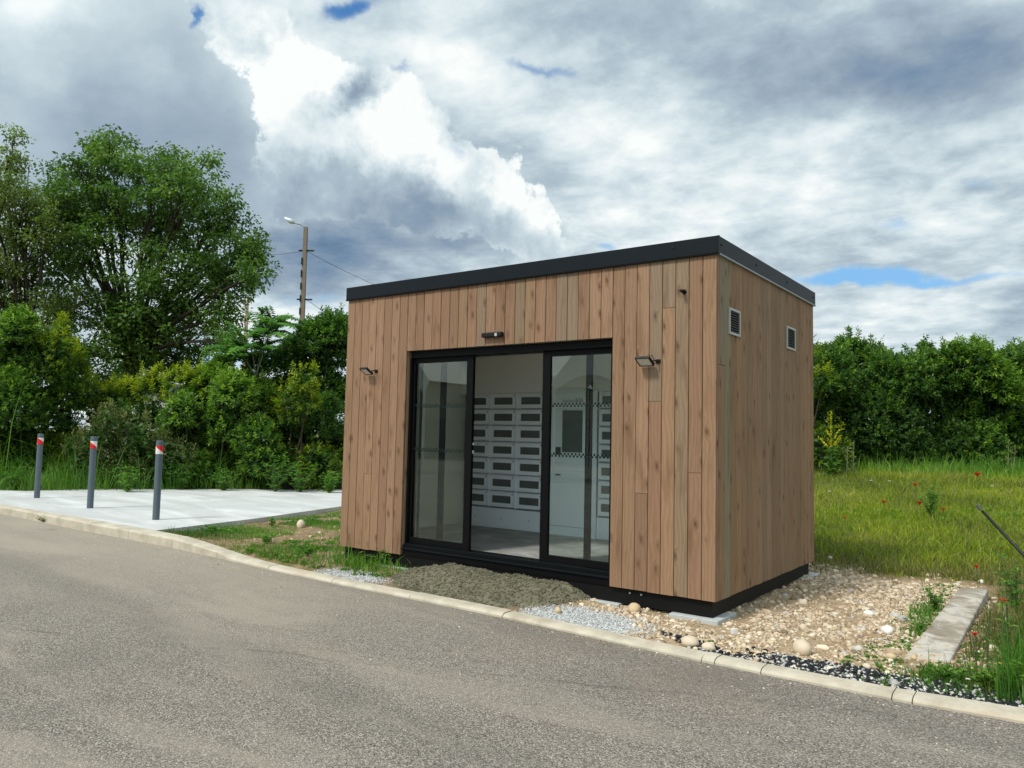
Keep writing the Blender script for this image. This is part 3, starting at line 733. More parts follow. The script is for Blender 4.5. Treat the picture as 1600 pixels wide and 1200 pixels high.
o = MB().box(.14, .60, -.012, -.001, .72, 1.41).build('door_panel', LOCK, te); bevel(o, .003)
MB().box(.245, .505, -.020, -.0125, .93, 1.40).build('screen', LWIN, te)
MB().box(.16, .225, -.022, -.0125, .90, .985).build('card_reader', KNOB, te)
MB().tube([(.56, -.0125, .93), (.56, -.019, .93)], .011, 10).build('lock', KNOB, te)
MB().box(.15, .22, -.0035, -.001, .665, .682).build('label_strip', KNOB, te)
MB().box(.05, .64, -.003, -.001, .10, .104).build('seam', LOCKD, te)
hm = MB(); x = .24
for k, (hh, w) in enumerate([(.05, .012), (.03, .02), (.035, .022), (.05, .01), (.03, .02), (.03, .02), (.05, .012), (.05, .03), (.055, .022), (.05, .02)]):
    hm.box(x, x + w * .35, -.0135, -.0125, 1.49, 1.49 + hh); hm.box(x + w * .55, x + w * .8, -.0135, -.0125, 1.49, 1.49 + hh * .6); x += w + .009
hm.build('lettering', LOCKD, te)
# upper wall over the lockers
MB().box(ix0 + .002, ix1 - .002, 1.83, 1.86, 1.702, iz1 - .002).build('interior_wall', WHITEI, kiosk)

# footing pads
def pad(x0, x1, y0, y1, z, label):
    o = MB().box((x0 - x1) / 2, (x1 - x0) / 2, (y0 - y1) / 2, (y1 - y0) / 2, -.09, 0).build('concrete_pad', CONC)
    o.location = ((x0 + x1) / 2, (y0 + y1) / 2, z); bevel(o, .006, 2)
    tag(o, label, 'footing', 'footing pads under the kiosk')
pad(-.36, .03, -.03, .36, -.129, 'grey concrete footing pad under the near corner of the kiosk')
pad(-1.17, -.80, -.01, .35, -.1285, 'grey concrete footing pad at the right end of the sand heap')
pad(-3.55, -3.12, -.02, .36, -.1285, 'grey concrete footing pad beyond the left end of the sand heap')
pad(-.30, .05, 2.25, 2.68, -.129, 'grey concrete footing pad under the back corner of the kiosk')

# ------------------------------------------------------------------ stones, sand, gravel
def gz(x, y): return float(ground_z(x, y))
def hit(px, py, h=0.0):
    """where the line of sight in that direction meets the ground (h above it)"""
    lo = .5
    for t in np.arange(2.0, 40, .02):
        q = at(px, py, t)
        if q.z < gz(q.x, q.y) + h: return q
    return at(px, py, 20)

bm = bmesh.new(); bmesh.ops.create_icosphere(bm, subdivisions=1, radius=1)
I1v = np.array([v.co[:] for v in bm.verts]); I1f = np.array([[v.index for v in f.verts] for f in bm.faces]); bm.free()
bm = bmesh.new(); bmesh.ops.create_icosphere(bm, subdivisions=2, radius=1)
I2v = np.array([v.co[:] for v in bm.verts]); I2f = np.array([[v.index for v in f.verts] for f in bm.faces]); bm.free()

def stones(name, P, S, mat, tint, flat=.6, jag=.22, base=(I1v, I1f), smooth=True):
    bv, bf = base; n = len(P); nv = len(bv)
    sc3 = S[:, None] * np.stack([rng.uniform(.8, 1.35, n), rng.uniform(.6, 1.0, n), rng.uniform(.4, .9, n) * flat / .6], 1)
    V = bv[None] * (1 + rng.normal(0, jag, (n, nv, 1)) * .6) * sc3[:, None, :]
    a = rng.uniform(0, 2 * np.pi, n); tx = rng.normal(0, .35, n)
    c, s = np.cos(tx), np.sin(tx); y = V[..., 1] * c[:, None] - V[..., 2] * s[:, None]; z = V[..., 1] * s[:, None] + V[..., 2] * c[:, None]
    c, s = np.cos(a)[:, None], np.sin(a)[:, None]
    V = np.stack([V[..., 0] * c - y * s, V[..., 0] * s + y * c, z], -1) + P[:, None, :]
    Fc = bf[None] + (np.arange(n) * nv)[:, None, None]
    return mass(name, V.reshape(-1, 3), Fc.reshape(-1, 3), mat, tint=np.repeat(tint, len(bf)), smooth=smooth)

def scatter(n, x0, x1, y0, y1, prob):
    x = rng.uniform(x0, x1, n); y = rng.uniform(y0, y1, n); k = rng.random(n) < prob(x, y); return x[k], y[k]
def outside_kiosk(x, y): return ~((x < -.10) & (x > -KW + .1) & (y > .10) & (y < KD - .12))

x, y = scatter(62000, -1.5, 1.8, -.75, 3.6, lambda x, y: zones(x, y)[0] * (1 - zones(x, y)[2]) * (y > ki(x) + .01) * outside_kiosk(x, y) * (.12 + .88 * sst(fbm(x * 2.6, y * 2.6, 31), .40, .56)))
S = np.clip(rng.lognormal(math.log(.0082), .48, len(x)), .003, .028); P = np.stack([x, y, ground_z(x, y) + S * .15], 1)
tag(stones('gravel', P, S, ST_TAN, np.clip(rng.normal(.5, .25, len(x)), 0, 1), jag=.42, smooth=False), kind='stuff')
x, y = scatter(900, -1.2, 1.6, -.72, 3.3, lambda x, y: zones(x, y)[0] * (zones(x, y)[2] < .1) * (y > ki(x) + .04) * outside_kiosk(x, y))
S = np.clip(rng.lognormal(math.log(.020), .32, len(x)), .012, .045); P = np.stack([x, y, ground_z(x, y) + S * .05], 1)
tag(stones('gravel_cobbles', P, S, ST_TAN, np.clip(rng.normal(.55, .25, len(x)), 0, 1), jag=.2, base=(I2v, I2f)), kind='stuff')
x, y = scatter(3000, 1.2, 2.6, -.6, 2.6, lambda x, y: sst(fbm(x * 2, y * 2, 44), .45, .6) * .8)
S = np.clip(rng.lognormal(math.log(.010), .4, len(x)), .004, .03); P = np.stack([x, y, ground_z(x, y) + S * .2], 1)
tag(stones('gravel', P, S, ST_TAN, np.clip(rng.normal(.5, .25, len(x)), 0, 1)), kind='stuff')
x, y = scatter(1600, -8, -3.3, -.35, 3.6, lambda x, y: .5 * sst(fbm(x * 1.5, y * 1.5, 47), .4, .6))
S = np.clip(rng.lognormal(math.log(.010), .5, len(x)), .004, .04); P = np.stack([x, y, ground_z(x, y) + S * .2], 1)
tag(stones('gravel', P, S, ST_TAN, np.clip(rng.normal(.65, .2, len(x)), 0, 1)), kind='stuff')
# black chippings in the kerb strip
x, y = scatter(26000, -.5, 2.3, -.95, -.2, lambda x, y: (y > ki(x) + .005) * (1 - sst(y - ki(x) + (fbm(x * 5, y * 5, 51) - .5) * .16, (.09 + .13 * 1), .26)) * sst(x + (fbm(x * 4, y * 4, 52) - .5) * 1.3, -.1, .75) * (.35 + .65 * sst(fbm(x * 7, y * 7, 53), .35, .55)))
S = rng.uniform(.006, .016, len(x)); P = np.stack([x, y, ground_z(x, y) + S * .4 + rng.uniform(0, .012, len(x))], 1)
tag(stones('black_gravel', P, S, ST_BLK, rng.random(len(x)), jag=.4, smooth=False), kind='stuff')
# pale grit
x, y = scatter(60000, -4.2, -.2, -.75, .2, lambda x, y: np.clip(zones(x, y)[2] * 1.6, 0, 1) * (y > ki(x) + .003))
S = rng.uniform(.003, .009, len(x)); P = np.stack([x, y, ground_z(x, y) + S * .3], 1)
tag(stones('pale_grit', P, S, ST_GRY, rng.random(len(x)), jag=.35, smooth=False), kind='stuff')

x, y = scatter(2600, -9, 3, -2.2, -.5, lambda x, y: (y < ko(x) - .01) * np.exp((y - ko(x)) * 3.2))
S = rng.uniform(.002, .008, len(x)); P = np.stack([x, y, np.full(len(x), RZ) + S * .3], 1)
tag(stones('loose_grit', P, S, ST_TAN, rng.random(len(x)), jag=.35, smooth=False), kind='stuff')

# heap of damp sand in front of the door
hx = np.arange(-3.35, -.92, .014); hy = np.arange(-.68, .036, .014); HX, HY = np.meshgrid(hx, hy)
Tp = np.interp(HX, [-3.3, -3.05, -2.8, -2.6, -2.4, -2.1, -1.8, -1.4, -1.25, -1.1, -1.0], [-.02, .015, .07, .112, .110, .10, .10, .105, .085, .035, -.03])
Yf = np.interp(HX, [-3.3, -3.1, -2.9, -2.4, -2.0, -1.6, -1.4, -1.2, -1.05], [-.20, -.42, -.575, -.63, -.64, -.60, -.50, -.36, -.10])
Yf = Yf + (fbm(HX * 6, HY * 0, 63) - .5) * .10
rise = sst(HY - Yf, -.03, .52) ** .75
rough = (fbm(HX * 22, HY * 30, 61, 4) - .5) * .034 + (fbm(HX * 5, HY * 5, 62) - .5) * .035
HZ = ground_z(HX, HY) - .02 + (Tp + .025) * rise + rough * np.clip(rise * 3, .1, 1)
HZ = np.where(HY < ki(HX) - .01, np.minimum(HZ, -.175), HZ)
idx = np.arange(HX.size).reshape(HX.shape)
F = np.stack([idx[:-1, :-1], idx[:-1, 1:], idx[1:, 1:], idx[1:, :-1]], -1).reshape(-1, 4)
hp = mass('sand_heap', np.stack([HX, HY, HZ], -1).reshape(-1, 3), F, MOUND, smooth=True)
tag(hp, 'low heap of damp olive grey sand spread between the kerb and the glass doors', 'sand heap')
cx, cy = scatter(5200, -3.2, -1.0, -.66, .03, lambda x, y: np.ones_like(x))
yf = np.interp(cx, [-3.3, -3.1, -2.9, -2.4, -2.0, -1.6, -1.4, -1.2, -1.05], [-.20, -.42, -.575, -.63, -.64, -.60, -.50, -.36, -.10]) + .02
kk = cy > yf; cx, cy = cx[kk], cy[kk]
ii = np.clip(((cx - hx[0]) / .014).round().astype(int), 0, len(hx) - 1); jj = np.clip(((cy - hy[0]) / .014).round().astype(int), 0, len(hy) - 1)
S = rng.uniform(.003, .011, len(cx)); P = np.stack([cx, cy, HZ[jj, ii] + S * .3], 1)
tag(stones('sand_clods', P, S, MOUND, rng.random(len(cx)), jag=.4), kind='stuff')

def rock(px, py, rx_, rz_, label, mat=BOULDER, group=None, tiltv=0.0):
    q = hit(px, py); dpt = (q - CAM).dot(CF); s = dpt / FPX; a, h = rx_ * s, rz_ * s
    bm = bmesh.new(); bmesh.ops.create_icosphere(bm, subdivisions=3, radius=1)
    sd_ = random.random() * 50
    for v in bm.verts:
        c = v.co; k = 1 + .16 * (float(vn(c.x * 1.6 + sd_, c.y * 1.6 + c.z * 1.3 + sd_, 5)) - .5) + .08 * (float(vn(c.x * 4 + sd_, c.z * 4 + c.y * 3, 6)) - .5)
        v.co = Vector((c.x * a * k, c.y * a * .8 * k, c.z * h * k))
    me = bpy.data.meshes.new('stone'); bm.to_mesh(me); bm.free(); me.materials.append(mat)
    me.polygons.foreach_set('use_smooth', [True] * len(me.polygons))
    o = link(bpy.data.objects.new('stone', me)); o.location = (q.x, q.y, gz(q.x, q.y) + h * .55); o.rotation_euler = (R(tiltv), R(tiltv * .5), R(-36 + random.uniform(-20, 20)))
    tag(o, label, 'stone', group); return o
GREYSTONE = simple('grey_stone', (.36, .35, .32), .8, vary=.2, scale=20)
PALEST = simple('white_stone', (.74, .72, .66), .8, vary=.12, scale=20)
OCHRE = simple('ochre_stone', (.52, .39, .23), .8, vary=.18, scale=20)
rock(1253, 1020, 16.5, 13, 'largest cream river stone, lying in the gravel right of the kiosk near the kerb', tiltv=8)
rock(470, 825, 8, 8, 'round beige stone on the grassy dirt between pale pavement and kiosk')
rock(991, 957, 13, 9, 'smooth ochre stone against the kiosk base, between two footing pads', OCHRE)
rock(1016, 950, 8, 7, 'small brownish stone half under the black kiosk base', OCHRE)
rock(1078, 1009, 17, 9, 'broad flat cream stone by the kerb below the near kiosk corner')
rock(1107, 1017, 12, 8, 'cream stone touching the kerb, beside the broad flat one')
rock(872, 958, 6.5, 6, 'single ochre stone on the pale grit right of the sand heap', OCHRE)
rock(1392, 1031, 9, 6, 'ochre stone in the weeds left of the concrete strip end', OCHRE)
rock(1354, 1045, 7, 5, 'pale stone at the upper edge of the black chippings')
rock(1428, 1031, 5, 4, 'small orange stone below the end of the concrete strip', OCHRE)
rock(1480, 1053, 7, 4, 'flat cream stone in green weeds under the concrete strip')
rock(1357, 962, 8, 5, 'pale oval stone in the middle of the gravel right of the kiosk', PALEST)
rock(1410, 970, 10, 5, 'flat grey stone in the gravel beside the concrete strip', GREYSTONE)
rock(1297, 875, 4.5, 4, 'white stone in the grass just right of the kiosk back corner', PALEST)
rock(1506, 882, 4, 3, 'white stone in the grass behind the concrete strip', PALEST)
rock(1533, 911, 4, 3.5, 'white stone at the far end of the concrete strip', PALEST)
rock(1346, 892, 5, 3.5, 'cream stone where the gravel meets the meadow', BOULDER)
rock(1386, 990, 11, 8, 'pair-sized pale rock low in the gravel left of the concrete strip', PALEST)
rock(1395, 1085 - 12, 11, 7, 'whitish lump beside the round grey green tuft on the kerb strip', GREYSTONE)

# sunken concrete strip on the right
def strip_mat():
    m, t, b = mat_new('stained_concrete_strip'); g = t.new('ShaderNodeNewGeometry').outputs['Position']
    c = t.ramp(t.noise(g, 4.2, 6, .62, .5), [(.32, (.19, .15, .10)), (.48, (.30, .26, .20)), (.60, (.50, .47, .41)), (.75, (.44, .32, .18))])
    t.put(b.inputs['Base Color'], c); b.inputs['Roughness'].default_value = .9
    return m
bm = bmesh.new(); pz = [(1.275, -.16, -.135), (1.52, -.02, -.13), (1.515, 2.55, -.07), (1.30, 2.50, -.07)]
tv = [bm.verts.new(q) for q in pz]; bv = [bm.verts.new((q[0], q[1], q[2] - .12)) for q in pz]
bm.faces.new(tv)
for k in range(4): bm.faces.new((bv[k], bv[(k + 1) % 4], tv[(k + 1) % 4], tv[k]))
me = bpy.data.meshes.new('concrete_strip'); bm.to_mesh(me); bm.free(); me.materials.append(strip_mat())
o = link(bpy.data.objects.new('concrete_strip', me)); bevel(o, .012, 2)
tag(o, 'narrow stained concrete strip half sunk in the ground right of the gravel', 'concrete strip')

# ------------------------------------------------------------------ leaves and blades
def norm(a): return a / np.maximum(np.linalg.norm(a, axis=-1, keepdims=True), 1e-9)
def leaves(name, P, D, L, Wd, mat, tint, parent=None, fold=.25, droop=0.0, N=None):
    """leaf-shaped quads: P base points, D directions, L lengths, Wd widths"""
    n = len(P); D = norm(D)
    if N is None: N = norm(rng.normal(0, .55, (n, 3)) + [0, 0, 1.0])
    S = norm(np.cross(D, N)); U = np.cross(S, D)
    L = L[:, None]; Wd = Wd[:, None]
    mid = P + D * L * .48 - U * Wd * fold
    tip = P + D * L - np.array([0, 0, 1.0]) * L * droop
    V = np.stack([P, mid - S * Wd * .5 + U * Wd * fold * 2, tip, mid + S * Wd * .5 + U * Wd * fold * 2], 1).reshape(-1, 3)
    F = np.arange(n * 4).reshape(n, 4)
    return mass(name, V, F, mat, parent, tint=tint)
def blades(name, P, H, Wd, mat, tint, lean=.45, parent=None):
    n = len(P); a = rng.uniform(0, 2 * np.pi, n); l = np.abs(rng.normal(0, lean, n)) * H
    dx = np.stack([np.cos(a), np.sin(a), np.zeros(n)], 1); b = rng.uniform(0, 2 * np.pi, n)
    sx = np.stack([np.cos(b), np.sin(b), np.zeros(n)], 1) * Wd[:, None] * .5
    up = np.array([0, 0, 1.0]); m = P + up * (H * .55)[:, None] + dx * (l * .3)[:, None]; tp = P + up * H[:, None] * .95 + dx * l[:, None]
    V = np.stack([P - sx, P + sx, m + sx * .8, m - sx * .8, tp], 1).reshape(-1, 3)
    b0 = (np.arange(n) * 5)[:, None]
    F = np.concatenate([b0 + [0, 1, 2], b0 + [0, 2, 3], b0 + [3, 2, 4]], 1).reshape(-1, 3)
    return mass(name, V, F, mat, parent, tint=np.repeat(tint, 3))

def blob_points(B, n, lo=.86, hi=1.04, back=.45):
    """points and outward directions on a union of balls (cx, cy, cz, rx, ry, rz)"""
    B = np.array(B); w = B[:, 3] * B[:, 5] + B[:, 3] * B[:, 4]; k = rng.choice(len(B), n, p=w / w.sum())
    u = norm(rng.normal(size=(n, 3))); u[:, 2] = np.where(u[:, 2] < -.5, -u[:, 2], u[:, 2])
    r = B[k, 3:6]; P = B[k, :3] + u * r * rng.uniform(lo, hi, n)[:, None]
    N = norm(u / r)
    keep = np.ones(n, bool)
    for j in range(len(B)):
        q = (P - B[j, :3]) / B[j, 3:6]; ins = (q ** 2).sum(1) < .66
        keep &= ~(ins & (k != j))
    fw = np.array(CF[:]); facing = (N @ fw) < .35
    keep &= facing | (rng.random(n) < back)
    return P[keep], N[keep]

def shrub_foliage(name, B, nsh, mat, parent, leafL=.11, leafW=.040, per=9, shoot=.20, tbase=.45, tvar=.22, up=.55, hi=1.05, topt=0.0):
    P, N = blob_points(B, nsh, .80, hi)
    n = len(P); ax = norm(N + np.array([0, 0, up]) + rng.normal(0, .3, (n, 3)))
    j = np.tile(np.arange(per), n); k = np.repeat(np.arange(n), per)
    f = (j + rng.random(n * per)) / per
    sl = shoot * rng.uniform(.6, 1.3, n)
    base = P[k] + ax[k] * (sl[k] * (f - .75))[:, None]
    t1 = norm(np.cross(ax, rng.normal(size=(n, 3)))); t2 = np.cross(ax, t1); an = j * 2.4 + rng.uniform(0, 6.3, n)[k]
    rad = t1[k] * np.cos(an)[:, None] + t2[k] * np.sin(an)[:, None]
    D = rad * (1.05 - .5 * f)[:, None] + ax[k] * (.45 + .6 * f)[:, None]
    L = leafL * rng.uniform(.65, 1.2, n * per) * (1.1 - .35 * f)
    zz = P[:, 2]; hz = (zz - zz.min()) / max(zz.max() - zz.min(), .1)
    tn = np.clip(tbase + rng.normal(0, tvar, n)[k] + .18 * (f - .5) + rng.normal(0, .08, n * per) + topt * (hz[k] - .5), 0, 1)
    return leaves(name, base, D, L, leafW * rng.uniform(.8, 1.2, n * per), mat, tn, parent, droop=.12)
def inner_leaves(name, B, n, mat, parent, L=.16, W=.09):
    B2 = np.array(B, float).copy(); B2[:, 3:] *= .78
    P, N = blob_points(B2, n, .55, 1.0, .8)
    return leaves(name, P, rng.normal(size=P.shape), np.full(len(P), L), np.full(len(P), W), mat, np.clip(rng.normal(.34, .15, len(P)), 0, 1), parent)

def px_blobs(lst, depth, dj=.5, squash=.8):
    B = []
    for q in lst:
        px, py, r = q[:3]; dd = q[3] if len(q) > 3 else random.uniform(-dj, dj)
        ry = q[4] if len(q) > 4 else r
        p_ = at(px, py, depth + dd); s = depth / FPX
        B.append((p_.x, p_.y, p_.z, r * s, r * s * squash, ry * s))
    return B
def shrub(name, label, cat, px_list, depth, mat, dens=150, group=None, inner=L_DARK, skirt=7, sprigs=4, **kw):
    B = px_blobs(px_list, depth); Ba = np.array(B)
    cx, cy = Ba[:, 0].mean(), Ba[:, 1].mean(); zb = gz(cx, cy)
    e = empty(name, (cx, cy, zb), label, cat, group)
    Bl = [(b[0] - cx, b[1] - cy, b[2] - zb, b[3], b[4], b[5]) for b in B]
    if skirt:
        xs_ = [b[0] for b in Bl]; ys_ = [b[1] for b in Bl]; hw = max(abs(v) for v in xs_ + ys_)
        for k in range(skirt):
            b = random.choice(Bl); Bl.append((b[0] + random.uniform(-.2, .2), b[1] + random.uniform(.1, .6), .35 + random.uniform(-.05, .2), .62, .5, .55))
    tops_ = sorted(Bl, key=lambda b: -(b[2] + b[5]))[:6]
    sp = [(b[0] + random.uniform(-.7, .7) * b[3], b[1] + random.uniform(-.4, .4) * b[4], b[2] + b[5] * random.uniform(.85, 1.05), .05, .05, random.uniform(.08, .24)) for b in tops_ for _ in range(sprigs)]
    if sp: shrub_foliage('sprigs', sp, len(sp) * 5, mat, e, leafL=.10, leafW=.032, per=7, shoot=.2, up=1.4, tbase=.55)['kind'] = 'stuff'
    area = sum(4 * b[3] * b[5] for b in B)
    shrub_foliage('foliage', Bl, int(area * dens * 2.2), mat, e, **kw)
    inner_leaves('inner_shade_foliage', Bl, int(area * 620), inner, e)  # darker leaf colour paints the shade inside the shrub
    mb = MB()
    for k in range(9):
        b = random.choice(Bl); mb.tube([(random.uniform(-.3, .3), random.uniform(-.2, .2), -.1), (b[0] * .5 + random.uniform(-.1, .1), b[1] * .5, b[2] * .5), (b[0], b[1], b[2])], [.028, .02, .008], 5)
    mb.build('stem', BARK, e)
    return e

HG = 'shrubs of the hedge behind the meadow'
shrub('laurel_shrub', 'dark laurel shrub whose leafy top is highest, directly right of the kiosk', 'shrub',
      [(1245, 640, 60), (1290, 590, 48), (1300, 660, 62), (1350, 575, 42), (1335, 625, 58), (1370, 665, 62), (1300, 710, 45), (1365, 715, 42), (1322, 556, 30), (1262, 580, 40), (1385, 590, 40)], 18.0, L_LAUREL, 150, HG, topt=.25)
shrub('laurel_shrub', 'olive green laurel shrub with a single pointed shoot on top, second from the kiosk', 'shrub',
      [(1415, 600, 45), (1430, 655, 60), (1455, 590, 42), (1475, 650, 55), (1440, 710, 45), (1445, 570, 26), (1410, 690, 50), (1444, 548, 12), (1480, 700, 45)], 17.8, L_LAUREL, 150, HG, topt=.3, tbase=.42)
shrub('laurel_shrub', 'fresh green rounded laurel shrub, the brightest of the hedge on the right', 'shrub',
      [(1500, 590, 45), (1525, 575, 38), (1545, 610, 50), (1515, 650, 58), (1560, 665, 55), (1525, 705, 45), (1490, 560, 24), (1530, 552, 22), (1570, 705, 42)], 17.6, L_BRIGHT, 150, HG, topt=.2, tbase=.5)
shrub('laurel_shrub', 'darker laurel shrub cut by the right edge of the photo', 'shrub',
      [(1590, 585, 42), (1620, 580, 45), (1600, 640, 55), (1650, 630, 60), (1610, 700, 48), (1585, 560, 20), (1660, 580, 45), (1660, 700, 50)], 18.2, L_LAUREL, 130, HG, topt=.2, tbase=.36)
shrub('laurel_shrub', 'shrub with yellow tipped shoots low in the hedge corner beside the kiosk', 'shrub',
      [(1268, 575, 26), (1285, 600, 24), (1262, 620, 28), (1250, 565, 22)], 17.0, L_YELLOW, 110, HG, tbase=.12, tvar=.15)

HL = 'shrubs along the far side of the pale pavement'
shrub('privet_shrub', 'broad dark green privet at the left edge behind the bollards', 'shrub',
      [(-40, 560, 75), (10, 560, 62), (60, 580, 58), (20, 640, 65), (75, 650, 55), (-40, 660, 70), (30, 520, 36), (100, 620, 45), (0, 700, 48), (60, 700, 40)], 17.0, L_BRIGHT, 140, HL, tbase=.42, topt=.4, tvar=.25)
shrub('privet_shrub', 'yellow green privet bulging up between the dark one and the low golden hedge', 'shrub',
      [(85, 555, 36), (115, 585, 36), (135, 620, 30), (95, 520, 22), (120, 560, 24)], 17.4, L_YELLOW, 140, HL, tbase=.15, tvar=.2, topt=.3)
shrub('privet_hedge', 'low privet hedge with a golden top under the big tree', 'hedge',
      [(165, 625, 30), (200, 625, 34), (240, 612, 34), (280, 608, 34), (310, 605, 32)], 18.0, L_YELLOW, 150, HL, tbase=.42, tvar=.2, topt=.5)
shrub('laurel_shrub', 'shaded glossy laurel under the golden privet, with twiggy gaps', 'shrub',
      [(190, 670, 36), (235, 660, 34), (275, 665, 36), (320, 670, 40), (250, 700, 30), (160, 660, 30), (370, 680, 36)], 17.7, L_DARK, 75, HL, tbase=.45, tvar=.28)
shrub('laurel_shrub', 'bright green laurel shrub standing in front of the ailanthus sapling', 'shrub',
      [(335, 605, 40), (365, 620, 42), (400, 635, 45), (345, 585, 28), (310, 640, 40), (285, 650, 34), (350, 670, 45), (400, 690, 40), (300, 690, 36)], 17.2, L_BRIGHT, 150, HL, tbase=.55, topt=.45)
shrub('evergreen_shrub', 'tall dark evergreen shrub beside the left wall of the kiosk', 'shrub',
      [(520, 520, 34), (490, 535, 36), (465, 560, 38), (530, 560, 45), (500, 600, 50), (455, 620, 44), (540, 630, 50), (495, 660, 50), (440, 570, 26), (535, 700, 40), (455, 680, 45), (400, 575, 24), (390, 600, 22)], 18.2, L_DARK, 150, HL, tbase=.5, tvar=.25, topt=.1)
shrub('privet_shrub', 'shrub with pale yellow shoots in front of the tall dark evergreen', 'shrub',
      [(470, 600, 22), (450, 625, 24), (480, 635, 26), (455, 660, 28), (490, 590, 14), (430, 650, 22)], 17.0, L_YELLOW, 120, HL, tbase=.18, tvar=.2, topt=.5)
shrub('bramble', 'dry olive bramble tangle behind the two left bollards', 'bramble',
      [(150, 690, 30), (185, 680, 32), (220, 690, 32), (120, 700, 24), (200, 710, 26), (165, 660, 20), (250, 705, 22)], 16.4, L_DRY, 120, HL, tbase=.4, tvar=.3, leafL=.09, leafW=.025, up=1.2, shoot=.4, hi=1.25)

# ------------------------------------------------------------------ trees
def limb(mb, a, b, r0, r1, bend=.12, n=6):
    a = Vector(a); b = Vector(b); L = (b - a).length; pts = []; off = Vector((0, 0, 0))
    for k in range(n + 1):
        f = k / n; w = math.sin(f * math.pi)
        if k: off = off + Vector((random.gauss(0, 1), random.gauss(0, 1), random.gauss(0, .6))) * L * bend / n
        pts.append(a.lerp(b, f) + off * w + Vector((0, 0, 1)) * L * .06 * w)
    mb.tube(pts, [r0 + (r1 - r0) * k / n for k in range(n + 1)], 6)
    return pts
def broad_tree(name, label, base, fork, lobes, depth, mat, ncl, per, leafL, leafW, r0, group=None, tb=.42):
    bz = gz(base.x, base.y); e = empty(name, (base.x, base.y, bz), label, 'tree', group); o = Vector((base.x, base.y, bz))
    B = px_blobs(lobes, depth, 1.6, 1.0)
    Bl = [(b[0] - o.x, b[1] - o.y, b[2] - o.z, *b[3:]) for b in B]
    tr = MB(); br = MB(); fk = fork - o
    limb(tr, (0, 0, -.2), fk, r0, r0 * .75, .03)
    tr.build('trunk', BARK, e, True)
    Pc = []; dn = []
    for b in Bl:
        c = Vector(b[:3]); pts = limb(br, fk, c, r0 * .30, .025, .10, 8)
        m = max(6, int(ncl * b[3] * b[5]))
        for _ in range(m):
            u = Vector((random.gauss(0, 1), random.gauss(0, 1), random.gauss(.15, 1))).normalized()
            q = c + Vector((u.x * b[3], u.y * b[4], u.z * b[5])) * random.uniform(.30, 1.12)
            Pc.append(q); dn.append(u)
            if random.random() < .16:
                s = pts[random.randint(4, 8)]; limb(br, s, q, .030, .008, .1, 4)
    br.build('branches', BARK, e, True)
    Pc = np.array([q[:] for q in Pc]); n = len(Pc); cs = rng.uniform(.22, .50, n)
    k = np.repeat(np.arange(n), per); off = norm(rng.normal(size=(n * per, 3))) * (rng.random(n * per) ** .45 * cs[k])[:, None] * [1, 1, .62]
    P = Pc[k] + off; D = norm(off) + np.array([0, 0, -.25]) + rng.normal(0, .5, P.shape)
    tn = np.clip(tb + rng.normal(0, .16, n)[k] + rng.normal(0, .1, n * per), 0, 1)
    leaves('crown', P, D, leafL * rng.uniform(.6, 1.25, n * per), leafW * rng.uniform(.7, 1.2, n * per), mat, tn, e, droop=.15)
    return e
WD = 26.0
broad_tree('walnut_tree', 'large spreading walnut tree with a full green crown above the hedge', at(185, 640, WD), at(205, 560, WD),
           [(175, 262, 52), (235, 285, 55), (140, 320, 55), (300, 300, 50), (330, 350, 52), (255, 360, 62), (190, 350, 62), (95, 300, 40), (380, 395, 38), (305, 420, 58), (235, 430, 50),
            (120, 400, 50), (400, 430, 24), (352, 455, 40), (300, 490, 42), (240, 505, 55), (170, 500, 40), (290, 560, 42), (220, 575, 48), (340, 530, 26), (165, 560, 44), (325, 248, 20, 0, 14), (365, 345, 24), (398, 375, 12), (170, 225, 26), (120, 255, 22), (150, 610, 36), (195, 610, 30), (100, 345, 42), (75, 330, 34), (95, 430, 40), (100, 480, 36), (385, 425, 36), (345, 500, 36), (360, 540, 28), (255, 545, 45), (110, 560, 36), (355, 320, 24), (400, 400, 22), (270, 265, 34)],
           WD, L_WALNUT, 44, 40, .135, .085, .30)
broad_tree('thin_tree', 'thin brownish tree with see-through branches at the left edge', at(-10, 640, 25), at(40, 560, 25),
           [(12, 250, 30), (-20, 300, 45), (45, 320, 36), (10, 380, 42), (60, 400, 34), (-30, 420, 50), (40, 460, 40), (85, 480, 34), (0, 500, 45), (60, 530, 36), (110, 530, 30), (130, 470, 26), (20, 300, 36), (35, 360, 40), (-10, 440, 44), (20, 440, 36), (75, 360, 30), (20, 220, 20), (30, 540, 40)],
           25, L_THIN, 44.0, 44, .11, .07, .2, tb=.4)

